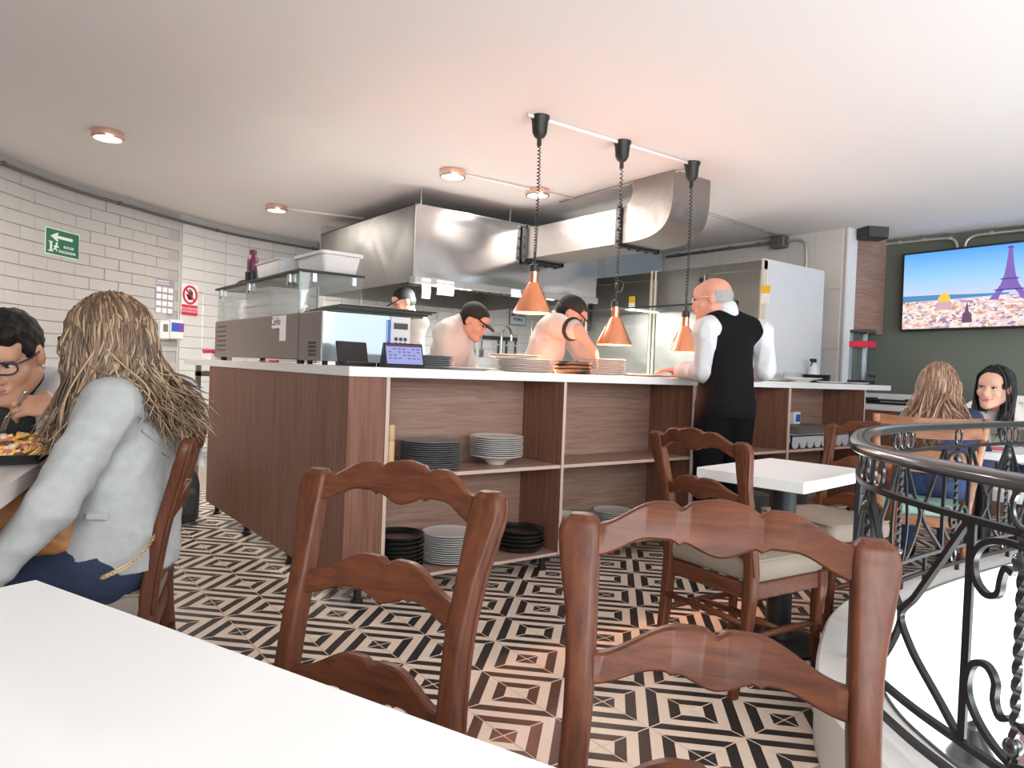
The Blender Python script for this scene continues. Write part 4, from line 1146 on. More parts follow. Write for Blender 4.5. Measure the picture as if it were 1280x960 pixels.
# speaker
p = at(1091, 291, 7.05); t = thing('speaker', 'small black loudspeaker at the ceiling beside the wood-grain panel', 'speaker', p)
b = MB(); b.box((0, 0, 0), (.23, .18, .135), bev=.01); b.build('cabinet', M['black'], t)
b = MB(); b.box((0, -.092, 0), (.20, .008, .11), bev=.002); b.build('grille', M['dark_grey'], t)
b = MB(); b.box((0, .02, .105), (.22, .04, .06)); b.box((0, .02, .135), (.10, .10, .015)); b.build('bracket', M['metal_conduit'], t); t.rotation_euler = (0, 0, math.radians(-30))
gx_ = 7.66
conduit('grey conduit along the top of the green wall bending down behind the television', smooth_path([(7.64, 3.93, ZC - .06), (7.66, 3.5, ZC - .06), (7.675, 3.22, ZC - .06), (7.68, 3.10, ZC - .07), (7.685, 3.05, ZC - .11), (7.685, 3.035, ZC - .168)], 6), M['metal_conduit'], .014, 4)
conduit('grey conduit rising from behind the television towards the right along the ceiling', smooth_path([(7.685, 2.97, ZC - .168), (7.69, 2.955, ZC - .11), (7.70, 2.90, ZC - .07), (7.71, 2.75, ZC - .06), (7.80, 1.9, ZC - .06)], 6), M['metal_conduit'], .014, 2)
# sideboard along the green wall with black trays
sb_ = thing('sideboard', 'low wood-grain sideboard with white top along the green wall', 'cabinet', (7.35, 3.2, 0))
b = MB(); b.box((0, 0, .44), (.60, 1.5, .86), bev=.004); b.build('body', M['laminate_v'], sb_)
for k in range(2):
    b = MB(); b.box((-.305, -.37 + .74 * k, .42), (.012, .72, .78), bev=.002); b.build('door', M['laminate_v'], sb_)
b = MB(); b.box((0, 0, .90), (.64, 1.55, .06), bev=.003); b.build('top', M['slab'], sb_)
b = MB(); b.box((.15, .15, .98), (.30, .9, .10), bev=.003); b.build('riser', M['white_plastic'], sb_)
for k in range(2):
    b = MB(); b.box((0, 0, .008), (.26, .42, .016), bev=.004); b.box((0, -.2, .02), (.26, .02, .018)); b.box((0, .2, .02), (.26, .02, .018))
    simple('tray', ('black serving tray on the sideboard, lower one', 'black serving tray on the sideboard, upper one')[k], 'tray', b, M['black'], (7.15, 3.32 + .03 * k, .932 + .03 * k))
# clear drinks dispenser at the counter's right end
p = ony(1078, 466, 3.42); dd = thing('drinks_dispenser', 'tall clear drinks dispenser with red band on the right end of the counter', 'dispenser', (6.36, 3.25, 1.115))
b = MB(); b.box((0, 0, .02), (.17, .17, .04), bev=.006); b.build('base', M['black'], dd)
b = MB(); b.box((0, 0, .25), (.16, .16, .42), bev=.004); b.build('tank', glass('dispenser_tank', (.80, .88, .93), .25), dd)
b = MB(); b.box((0, 0, .36), (.163, .163, .055)); b.build('red_band', M['red'], dd)
b = MB(); b.box((0, 0, .475), (.165, .165, .03), bev=.004); b.build('lid', M['dark_grey'], dd)
b = MB(); b.tube([(.03, 0, .04), (.03, 0, .45)], .016, 10); b.build('core_tube', M['white_plastic'], dd, True)
b = MB(); b.tube([(-.02, -.08, .08), (-.02, -.13, .08), (-.02, -.13, .055)], .009, 8); b.build('tap', M['black'], dd, True)
# white moulded chair behind the smiling woman
wc = thing('armchair', 'white rounded chair behind the smiling woman', 'chair', (5.85, 1.95, 0), math.radians(82))
b = MB(); N = 16; vs = []
for i in range(N + 1):
    a = PI * (i / N) ; x, y = -.34 * math.cos(a), -.05 - .30 * math.sin(a)
    hh = 1.08 - .16 * (1 - math.sin(a)) ** 2
    for (k, zz) in ((1.0, .42), (1.04, .7), (1.1, hh - .03), (1.07, hh), (1.0, hh - .03), (.92, .42)): vs.append((x * k, y * k, zz))
fs = [(i * 6 + k, (i + 1) * 6 + k, (i + 1) * 6 + (k + 1) % 6, i * 6 + (k + 1) % 6) for i in range(N) for k in range(6)]
b.add(vs, fs + [tuple(range(6)), tuple(N * 6 + k for k in range(6))[::-1]]); b.build('backrest', M['white_plastic'], wc, True, angle=1.0)
b = MB(); loft(b, [(.36, 0, 0, .58, .52), (.44, 0, 0, .62, .56), (.47, 0, 0, .56, .50)], .3, 4); b.build('seat', M['white_plastic'], wc, True, angle=1.0)
for sx in (-.22, .22):
    for sy in (-.2, .2): b = MB(); b.tube([(sx * 1.1, sy * 1.1, 0), (sx, sy, .38)], [.012, .018], 8); b.build('leg', M['chair_wood_pale'], wc, True)

# ================================================================== CROCKERY
def plate_mesh(name, R, h, mat, kind='plate'):
    b = MB()
    if kind == 'plate':      # shallow coupe plate with a thin raised rim
        b.lathe([(0, .003), (R * .55, .003), (R * .60, 0), (R * .66, 0), (R * .72, .004), (R * .985, h - .001), (R, h), (R * .985, h + .002), (R * .93, h - .001), (R * .70, .0075), (0, .0065)], 32)
    elif kind == 'bowl':     # wide rimmed bowl on a small foot
        b.lathe([(0, 0), (R * .32, 0), (R * .34, .006), (R * .52, h * .55), (R * .98, h - .002), (R, h), (R * .98, h + .003), (R * .58, h * .72), (R * .3, .012), (0, .010)], 32)
    else:                    # deep straight-sided dish
        b.lathe([(0, 0), (R * .86, 0), (R * .92, .004), (R * .99, h * .8), (R, h), (R * .975, h), (R * .94, h * .7), (R * .86, .008), (0, .007)], 32)
    me = bpy.data.meshes.new(name); me.from_pydata(b.v, [], b.f); me.materials.append(M[mat])
    me.polygons.foreach_set('use_smooth', [True] * len(me.polygons)); me.update()
    try: me.set_sharp_from_angle(angle=.8)
    except Exception: pass
    return me
def colx(px, y, z):
    """x of the point on plane y at height z that falls on photograph column px"""
    lo, hi = 0.0, 9.0
    for _ in range(50):
        m_ = (lo + hi) / 2
        if proj((m_, y, z))[0] < px: lo = m_
        else: hi = m_
    return lo
def stack(n, R, pitch, mat, x, y, z, where, noun='plate', kind='plate', h=.014, group=None, jitter=.0025, base=None):
    me = plate_mesh(noun, R, h, mat, kind)
    zz = z + (0 if base is None else base)
    for k in range(n):
        o = link_mesh(noun, me, None, (x + rng.uniform(-1, 1) * jitter, y + rng.uniform(-1, 1) * jitter, zz + k * pitch), rng.uniform(0, 6))
        lab = f"{where[0]}, {ORD[n - 1 - k]} of its stack" if n > 1 else where[0]
        if n > 1 and k == 0: lab = f"{where[0]}, lowest of its stack"
        tag(o, lab, noun, group or where[1])
SM, SB, TOPZ = .599, .100, 1.116
stack(13, .160, .0110, 'grey_ceramic', colx(538, 3.235, .65), 3.235, SM, ('dark grey plate on the upper left shelf', 'dark grey plates on the upper left shelf'))
xb = colx(620, 3.235, .65)
tag(link_mesh('bowl', plate_mesh('bowl', .150, .052, 'white_ceramic', 'bowl'), None, (xb, 3.235, SM)), 'white footed bowl under the white plates on the upper left shelf', 'bowl')
stack(9, .152, .0115, 'white_ceramic', xb, 3.235, SM + .05, ('white plate on the upper left shelf', 'white plates on the upper left shelf'))
stack(8, .135, .0215, 'black_ceramic', colx(497, 3.225, .2), 3.225, SB, ('black dish on the lower left shelf, behind the chair', 'black dishes at the left end of the lower shelf'), 'dish', 'dish', .028)
stack(13, .150, .0115, 'white_ceramic', colx(562, 3.225, .2), 3.225, SB, ('white plate on the lower left shelf between black dishes', 'white plates on the lower left shelf'))
stack(5, .138, .0235, 'black_ceramic', colx(650, 3.235, .2), 3.235, SB, ('black dish on the lower shelf, right of the white plates', 'black dishes right of the white plates'), 'dish', 'dish', .030)
stack(15, .118, .0118, 'white_ceramic', 2.820, 3.190, SB, ('white plate on the second lower shelf, beside the divider', 'white plates beside the divider'))
stack(12, .135, .0118, 'grey_ceramic', 3.055, 3.285, SB, ('dark grey plate on the second lower shelf', 'dark grey plates on the second lower shelf'), jitter=.002)
stack(12, .135, .0118, 'white_ceramic', 3.335, 3.285, SB, ('white plate on the second lower shelf, right of the grey', 'white plates right of the grey stack'))
stack(9, .14, .0118, 'grey_ceramic', colx(880, 3.25, .2), 3.25, SB, ('grey plate on the third lower shelf, behind the waiter', 'grey plates behind the waiter'))
stack(13, .14, .0118, 'grey_ceramic', 4.765, 3.25, SB, ('grey plate on the third lower shelf, right of the waiter', 'grey plates right of the waiter'))
stack(12, .14, .0118, 'grey_ceramic', 5.30, 3.25, SB, ('grey plate on the lower shelf at the right end', 'grey plates on the right lower shelf'))
# on the worktop
stack(6, .115, .0115, 'grey_ceramic', colx(541, 3.42, 1.13), 3.42, TOPZ, ('dark plate on the worktop behind the screen', 'dark plates behind the screen'))
stack(1, .165, .012, 'white_ceramic', colx(582, 3.33, 1.12), 3.33, TOPZ, ('large white plate lying alone on the worktop before the capped chef', None))
stack(7, .178, .0105, 'white_ceramic', colx(655, 3.36, 1.15), 3.36, TOPZ, ('white platter on the worktop under the left pendant', 'white platters under the left pendant'))
stack(2, .160, .0105, 'white_ceramic', colx(650, 3.36, 1.15) - .03, 3.38, TOPZ + .0745, ('warm-lit plate on top of the white platters', 'plates on top of the platters'))
stack(3, .122, .023, 'black_ceramic', colx(716, 3.33, 1.15), 3.33, TOPZ, ('black dish on the worktop between two plate stacks', 'black dishes on the worktop'), 'dish', 'dish', .03)
stack(9, .145, .0112, 'white_ceramic', colx(756, 3.42, 1.15), 3.43, TOPZ, ('white plate on the worktop under the middle pendant', 'white plates under the middle pendant'))
stack(1, .15, .012, 'white_ceramic', colx(797, 3.3, 1.12), 3.28, TOPZ, ('white plate lying alone between middle pendant and the waiter', None))
stack(1, .135, .014, 'white_ceramic', colx(836, 3.36, 1.12), 3.37, TOPZ, ('white plate under the waiter\'s hand', None))
stack(4, .125, .017, 'black_ceramic', colx(1020, 3.56, 1.15), 3.56, TOPZ, ('dark dish on the counter\'s right end below the spray bottle', 'dark dishes on the right end'), 'dish', 'dish', .022)
stack(1, .15, .028, 'white_ceramic', colx(1003, 3.22, 1.13), 3.22, TOPZ, ('shallow white bowl at the right end of the counter', None), 'bowl', 'bowl', .035)
stack(1, .14, .014, 'white_ceramic', colx(1042, 3.24, 1.13), 3.24, TOPZ, ('white plate at the right end of the counter, beside the bowl', None))
stack(1, .13, .014, 'white_ceramic', colx(1066, 3.2, 1.13), 3.19, TOPZ, ('rightmost white plate on the counter', None))
stack(1, .14, .014, 'white_ceramic', colx(975, 3.45, 1.13), 3.48, TOPZ, ('white plate on the counter right behind the waiter\'s elbow', None))
# wooden rolling pin standing in the corner of the shelf
b = MB(); b.lathe([(.014, 0), (.018, .01), (.021, .03), (.021, .155), (.018, .16), (.018, .165), (.021, .17), (.020, .235), (.016, .243)], 14)
simple('pepper_mill', 'slim pale wooden mill standing at the left end of the upper shelf', 'mill', b, plain('pale_beech', (.62, .40, .20), .5), (1.612, 3.10, SM), smooth=True)
# glass canister and spray bottle at the right end
gc = thing('canister', 'grey glass canister at the right end of the counter behind the plates', 'canister', (colx(990, 3.58, 1.15), 3.58, TOPZ))
b = MB(); b.lathe([(.075, 0), (.078, .01), (.078, .075), (.074, .08)], 24); b.build('body', plain('smoky_glass', (.33, .36, .40), .15), gc, True, angle=.6)
sp_ = thing('spray_bottle', 'clear spray bottle with black trigger at the right end of the counter', 'bottle', (colx(1017, 3.66, 1.2), 3.66, TOPZ))
b = MB(); b.lathe([(.045, 0), (.048, .01), (.048, .10), (.030, .15), (.016, .17), (.016, .185)], 20); b.build('body', plain('cloudy_plastic', (.75, .77, .78), .3), sp_, True, angle=.6)
b = MB(); b.box((-.01, 0, .205), (.07, .028, .035), bev=.006); b.box((-.05, 0, .21), (.02, .02, .02)); b.tube([(-.02, 0, .19), (-.045, 0, .175), (-.05, 0, .15)], .006, 6); b.build('trigger', M['black'], sp_)

# ================================================================== LEFT WING OF THE WORKTOP
# refrigerated ingredient case with glass guard
CX0, CX1, CY0, CY1 = 1.50, 1.90, 4.08, 5.88
ic = thing('chiller_case', 'long grey ingredient chiller with glass cover on the left wing of the counter', 'chiller', (CX0, CY0, 1.115))
def ib(name, lo, hi, mat, bev=.003): 
    b = MB(); b.box([(lo[k] + hi[k]) / 2 - (CX0, CY0, 1.115)[k] for k in range(3)], [hi[k] - lo[k] for k in range(3)], bev=bev); return b.build(name, mat, ic)
ib('body', (CX0, CY0, 1.142), (CX1, CY1, 1.415), M['appliance_grey'], .006)
for x in (CX0 + .05, CX1 - .05):
    for y in (CY0 + .08, CY1 - .08):
        b = MB(); b.lathe([(.022, 0), (.022, .028)], 12, (x - CX0, y - CY0, 0)); b.build('foot', M['black'], ic)
for k in range(6): ib('vent_slot', (CX0 - .0015, CY1 - .30, 1.19 + k * .035), (CX0 + .003, CY1 - .07, 1.198 + k * .035), M['black'], .0005)
GZ = 1.655
ib('side_pane', (CX0 + .005, CY0 + .02, 1.415), (CX0 + .011, CY1 - .02, GZ), M['glass'], 0)
ib('end_pane', (CX0 + .012, CY0 + .012, 1.415), (CX1 - .0, CY0 + .018, GZ), M['glass'], 0)
ib('rear_end_pane', (CX0 + .012, CY1 - .018, 1.415), (CX1, CY1 - .012, GZ), M['glass'], 0)
ib('pane_edge', (CX0 + .002, CY0 + .008, 1.415), (CX0 + .012, CY0 + .02, GZ), M['glass_edge'], 0)
ib('top_shelf', (CX0 - .01, CY0, GZ), (CX1 + .01, CY1, GZ + .014), M['black'], .002)
for (x, y) in ((CX0, CY0 + .16), (CX0, CY0 + .95), (CX0, CY1 - .16)):
    b = MB(); b.box((-.004, y - CY0, GZ - 1.115 - .03), (.016, .03, .055), bev=.003); b.lathe([(0, .0), (.014, 0), (.014, .012), (0, .012)], 12, T=Matrix.Translation((-.004, y - CY0, GZ - 1.115 - .06)) @ Matrix.Rotation(-PI / 2, 4, 'Y')); b.build('glass_clip', M['steel'], ic)
for x in (CX0 + .09, CX1 - .06):
    b = MB(); b.box((x - CX0, .006, GZ - 1.115 - .03), (.03, .016, .055), bev=.003); b.build('glass_clip', M['steel'], ic)
ib('note', (CX0 - .002, CY0 + .30, 1.33), (CX0 + .0, CY0 + .46, 1.405), M['paper'], 0)
ib('note', (CX0 - .003, CY0 + .20, 1.25), (CX0 - .001, CY0 + .31, 1.405), M['paper'], 0)
text('lettering', 'CoHo', .07, M['black'], ic, Matrix.Translation((-.003, .385, .255)) @ frame((0, 0, 0), (0, -1, 0), (0, 0, 1)))
# tubs inside the case
for k, (z, lb) in enumerate(((1.416, 'lower white tub inside the glass case'), (1.52, 'upper white tub inside the glass case'))):
    b = MB(); loft(b, [(0, 0, 0, .24, .52), (.09, 0, 0, .26, .56), (.092, 0, 0, .28, .58), (.102, 0, 0, .28, .58)], .12, 3)
    simple('tub', lb, 'tub', b, M['white_plastic'], (CX0 + .20, CY0 + 1.02, z), smooth=True, group='white tubs inside the glass case')
# on top of the case
TZ = GZ + .0145
b = MB(); b.lathe([(.034, 0), (.038, .005), (.038, .165), (.034, .185), (.022, .20), (.022, .212), (.025, .214), (.025, .24), (.022, .243), (0, .243)], 24)
simple('bottle', 'maroon metal bottle standing on the glass case', 'bottle', b, M['maroon'], (CX0 + .08, CY0 + 1.16, TZ), smooth=True)
b = MB(); loft(b, [(0, 0, 0, .24, .42), (.012, 0, 0, .25, .44), (.10, 0, 0, .27, .48), (.108, 0, 0, .29, .50), (.112, 0, 0, .29, .50)], .12, 3)
simple('tub', 'white tray-like tub on the glass case behind the bottle', 'tub', b, M['white_plastic'], (CX0 + .17, CY0 + .71, TZ), smooth=True)
b = MB(); loft(b, [(0, 0, 0, .21, .36), (.015, 0, 0, .22, .38), (.105, 0, 0, .25, .42), (.108, 0, 0, .28, .45), (.125, 0, 0, .285, .455), (.128, 0, 0, .27, .44)], .12, 3)
simple('tub', 'white lidded tub at the near end of the glass case', 'tub', b, M['white_plastic'], (CX0 + .26, CY0 + .225, TZ), rz=.03, smooth=True)
b = MB(); loft(b, [(0, 0, 0, .10, .30), (.012, 0, 0, .11, .31), (.018, 0, 0, .08, .28)], .3, 3); simple('pouch', 'flat black pouch at the far end of the glass case', 'pouch', b, M['black'], (CX0 + .08, CY1 - .2, TZ), smooth=True)
b = MB(); b.lathe([(.055, 0), (.075, .004), (.075, .014), (.060, .03), (.03, .046), (0, .05)], 18); simple('cap', 'black cap left of the maroon bottle on the glass case', 'cap', b, M['black'], (CX0 + .10, CY0 + 1.36, TZ), smooth=True)
b = MB(); b.lathe([(.04, 0), (.045, .02), (.045, .07), (.03, .085)], 18); simple('jar', 'black jar between maroon bottle and white tub', 'jar', b, M['black'], (CX0 - .0 + .05, CY0 + 1.075, TZ), smooth=True)
# microwave
mw = thing('microwave', 'large microwave oven with mirrored white door on the counter', 'microwave', (1.50, 3.74, 1.115))
MWW, MWD, MWH = .54, .325, .275
b = MB(); b.box((MWW / 2, MWD / 2, .022 + MWH / 2), (MWW, MWD, MWH), bev=.006); b.build('body', M['appliance_grey'], mw)
b = MB(); b.box((.205, -.010, .022 + MWH / 2), (.405, .02, MWH - .006), bev=.003); d = b.build('door', plain('mirror_door', (.72, .84, .88), .08, metal=.7), mw)
b = MB(); b.box((.395, -.03, .022 + MWH / 2), (.018, .022, MWH - .05), bev=.006); b.build('door_handle', plain('blue_handle', (.04, .16, .50), .25), d)
b = MB(); b.box((.475, -.010, .022 + MWH / 2), (.128, .02, MWH - .006), bev=.003); cpn = b.build('control_panel', plain('panel_grey', (.60, .63, .66), .3), mw)
for i in range(3):
    for j in range(4):
        b = MB(); b.lathe([(0, 0), (.011, 0), (.011, .004), (0, .004)], 10, T=Matrix.Translation((.445 + .03 * i, -.022, .075 + .03 * j)) @ Matrix.Rotation(PI / 2, 4, 'X')); b.build('button', M['navy_print'], cpn)
b = MB(); b.box((.475, -.022, .24), (.09, .003, .035)); b.build('display', M['dark_grey'], cpn)
for x in (.05, .49):
    for y in (.05, .27): b = MB(); b.lathe([(.016, 0), (.016, .024)], 12, (x, y, 0)); b.build('foot', M['black'], mw)
for i in range(5):
    for j in range(4): b = MB(); b.lathe([(0, 0), (.008, 0), (.008, .002), (0, .002)], 8, T=Matrix.Translation((0, .07 + i * .024, .055 + j * .022)) @ Matrix.Rotation(-PI / 2, 4, 'Y')); b.build('vent_hole', M['black'], mw)
# dark menu folders on the microwave
for k in range(4):
    b = MB(); b.box((0, 0, 0), (.60, .34, .010), bev=.002)
    simple('menu_folder', f'dark green menu folder on the microwave, {ORD[3 - k]} of the pile', 'folder', b, [plain('folder_green', (.03, .045, .035), .4), M['black']][k % 2], (1.50 + .33 + .03 * k, 3.90, 1.115 + .302 + .0115 * k), rz=.04 - .03 * k, group='menu folders on the microwave')
# screens
p = ony(505, 458, 3.22)
ps = thing('tablet', 'dark tablet with lit violet screen on its stand, on the worktop', 'tablet', (p.x, 3.24, 1.116), math.radians(-14))
b = MB(); b.prism([(-.07, 0), (.075, 0), (.012, .125), (.0, .125)], -.10, .10, T=Matrix.Rotation(PI / 2, 4, 'Z') @ Matrix.Rotation(PI / 2, 4, 'X')); b.build('casing', M['black'], ps)
# sloping screen on the front face
n0 = Vector((0, -.07, 0)); n1 = Vector((0, 0, .125)); up_ = (n1 - n0).normalized()
T = frame(n0.lerp(n1, .53) + Vector((0, -.0035, .002)), (1, 0, 0), up_)
b = MB(); b.box((0, .002, 0), (.182, .112, .003)); b.build('screen', lamp_mat('tablet_screen', (.25, .27, .50), .9), ps).matrix_local = T
b = MB(); b.box((0, .051, .002), (.182, .014, .002)); b.build('title_bar', lamp_mat('tablet_bar', (.14, .06, .10), .7), ps).matrix_local = T
b = MB()
for i in range(7):
    for j in range(4):
        if (i * 3 + j * 5) % 4: b.box((-.072 + i * .024, .03 - j * .018, .002), (.015, .005, .001))
b.build('screen_keys', lamp_mat('tablet_keys', (.10, .11, .26), .7), ps).matrix_local = T
sd = thing('card_terminal', 'black display stand left of the lit tablet', 'stand', (p.x - .17, 3.42, 1.116), math.radians(8))
b = MB(); b.box((0, 0, .012), (.16, .14, .024), bev=.004); b.build('base', M['black'], sd)
b = MB(); b.box((0, .02, .075), (.18, .016, .12), bev=.004, T=Matrix.Rotation(-.25, 4, 'X')); b.build('back', M['black'], sd)
# red napkin pile at the far left of the worktop, small red-handled knife
for k in range(3):
    b = MB(); b.box((0, 0, 0), (.16, .22, .014), bev=.002)
    simple('napkin_bundle', ('grey carton under the red bundles at the counter\'s far end', 'lower red bundle at the counter\'s far end', 'upper red bundle at the counter\'s far end')[k], 'bundle', b, (M['white_plastic'], M['red'], M['red'])[k], (1.56, 6.02, 1.115 + (.025, .058, .073)[k]), rz=.1 * k) if k else simple('carton', 'grey carton under the red bundles at the counter\'s far end', 'carton', MB().box((0, 0, 0), (.17, .22, .05), bev=.003), M['white_plastic'], (1.56, 6.02, 1.1405))
b = MB(); b.box((0, 0, .009), (.02, .12, .016), bev=.004); b.box((0, .14, .008), (.022, .16, .004))
simple('knife', 'red-handled knife lying beside the chiller on the worktop', 'knife', b, M['red'], (1.455, 4.35, 1.116), rz=.06)

# ================================================================== RIGHT SHELF BAY
ax0 = 4.96
b = MB(); b.box((0, 0, .10), (.86, .30, .012))
for s in (-1, 1): b.box((0, s * .145, .075), (.86, .010, .06)); b.box((s * .425, 0, .075), (.010, .30, .06))
for k in range(8):
    for s in (-1, 1):
        P = [(-.045, .05), (.045, .05), (.045, .035)] + [(.045 * math.cos(a), .035 - .035 * math.sin(a)) for a in np.linspace(.2, PI - .2, 8)] + [(-.045, .035)]
        b.prism(P, -.004, .004, T=Matrix.Translation((-.372 + k * .106, s * .145, 0)) @ Matrix.Rotation(PI / 2, 4, 'X'))
simple('crate', 'pale grey crate with scalloped skirt on the right shelf', 'crate', b, plain('crate_grey', (.55, .56, .58), .45), (5.46, 3.235, .600))
b = MB(); loft(b, [(0, 0, 0, .50, .22), (.05, 0, 0, .54, .26), (.055, 0, 0, .56, .28), (.06, 0, 0, .56, .28)], .1, 3); simple('tray', 'grey lidded tray on the scalloped crate', 'tray', b, M['appliance_grey'], (5.42, 3.24, .708), rz=.08, smooth=True)
for k, (x, lb) in enumerate(((5.10, 'small blue and white box on the right shelf, left one'), (5.42, 'small blue and white box on the right shelf, right one'))):
    bx = thing('box', lb, 'box', (x, 3.33, .708 + (.062 if k else 0)), .1 * k); b = MB(); b.box((0, 0, .05), (.11, .09, .10), bev=.003); b.build('carton', M['paper'], bx); b = MB(); b.box((.01, -.046, .05), (.07, .003, .06)); b.build('label', M['blue'], bx)
b = MB(); loft(b, [(0, 0, 0, .24, .16), (.03, 0, 0, .26, .20), (.045, 0, 0, .24, .16)], .4, 4); simple('bag', 'grey plastic bag lying on the trays of the right shelf', 'bag', b, plain('grey_film', (.42, .44, .47), .25), (5.84, 3.23, .708), rz=.1, smooth=True)
# jars on the chefs' table
for k, (px, r, h, m_, lb) in enumerate(((724, .05, .20, 'steel', 'steel canister on the kitchen table right of the bent chef'), (738, .045, .30, 'dark_grey', 'tall dark grinder behind the bent chef\'s arm'), (709, .04, .16, 'dark_grey', 'dark jar before the bent chef\'s apron'))):
    x = colx(px, 4.86, 1.1); b = MB(); b.lathe([(r, 0), (r * 1.05, .01), (r, h * .7), (r * .7, h * .82), (r * .75, h * .85), (r * .75, h)], 20)
    simple('jar', lb, 'jar', b, M[m_], (x, 4.86, .92), smooth=True)
p = ony(781, 443, 3.6); b = MB(); b.tube([(0, 0, 0), (0, 0, .09)], .012, 8)
# food and cutlery of the couple

# ---- dark post with a cone cap and brown panel down in the stairwell
p = at(1214, 950, 2.75)
b = MB(); b.lathe([(.05, -3.3), (.05, p.z - .02), (.085, p.z), (.085, p.z + .015), (.035, p.z + .10), (.018, p.z + .12), (.022, p.z + .14), (0, p.z + .155)], 24)
simple('stair_post', 'dark post with cone cap down in the stairwell, lower right corner', 'post', b, M['black_iron'], (p.x, p.y, 0), smooth=True, angle=.5)
p = at(1275, 960, 3.2)
b = MB(); b.box((0, 0, 0), (.04, .9, 3.3 + p.z + .05), bev=.003)
simple('stair_partition', 'brown partition down in the stairwell, lower right corner', 'partition', b, plain('stair_brown', (.19, .095, .085), .6), (p.x + .05, p.y - .25, (p.z + .05 - 3.3) / 2), rz=math.radians(-38))

# ================================================================== PEOPLE
CR, CF, UPV = np.array([.799, -.600, .0]), np.array([.601, .799, .0]), np.array([0, 0, 1.0])
def cdir(r, f, u=0.0):
    v = CR * r + CF * f + UPV * u; return v / np.linalg.norm(v)
def V(p): return np.array(tuple(p), float)
def nrm_(v): return v / max(1e-9, np.linalg.norm(v))

def surface_nets(F, org, h):
    ins = F < 0
    a = ins[:-1, :-1, :-1].astype(np.int8)
    cnt = np.zeros_like(a)
    for dx in (0, 1):
        for dy in (0, 1):
            for dz in (0, 1):
                cnt += ins[dx:F.shape[0] - 1 + dx, dy:F.shape[1] - 1 + dy, dz:F.shape[2] - 1 + dz]
    I = np.argwhere((cnt > 0) & (cnt < 8))
    corners = np.array([(i, j, k) for i in (0, 1) for j in (0, 1) for k in (0, 1)])
    vals = np.stack([F[I[:, 0] + c[0], I[:, 1] + c[1], I[:, 2] + c[2]] for c in corners], 1)
    acc = np.zeros((len(I), 3)); n = np.zeros(len(I))
    for p in range(8):
        for q in range(p + 1, 8):
            if np.abs(corners[p] - corners[q]).sum() != 1: continue
            m = (vals[:, p] < 0) != (vals[:, q] < 0)
            t = vals[:, p] / np.where(np.abs(vals[:, p] - vals[:, q]) < 1e-12, 1, vals[:, p] - vals[:, q])
            t = np.clip(t, 0, 1)
            acc += np.where(m[:, None], corners[p] + t[:, None] * (corners[q] - corners[p]), 0); n += m
    verts = (I + acc / np.maximum(n, 1)[:, None]) * h + org
    idx = -np.ones(cnt.shape, np.int32); idx[I[:, 0], I[:, 1], I[:, 2]] = np.arange(len(I))
    quads = []
    for ax in range(3):
        s0 = [slice(1, -1)] * 3; s0[ax] = slice(0, -1); s1 = [slice(1, -1)] * 3; s1[ax] = slice(1, None)
        A, B = ins[tuple(s0)], ins[tuple(s1)]
        E = np.argwhere(A != B)
        if not len(E): continue
        off = np.ones(3, int); off[ax] = 0
        E2 = E + off
        sign = A[E[:, 0], E[:, 1], E[:, 2]]
        u, v = [(1, 2), (2, 0), (0, 1)][ax]
        def cell(du, dv):
            c = E2.copy(); c[:, u] -= du; c[:, v] -= dv; return idx[c[:, 0], c[:, 1], c[:, 2]]
        q = np.stack([cell(1, 1), cell(0, 1), cell(0, 0), cell(1, 0)], 1)
        q[~sign] = q[~sign][:, ::-1]
        quads.append(q)
    q = np.concatenate(quads); return verts, q[(q >= 0).all(1)]

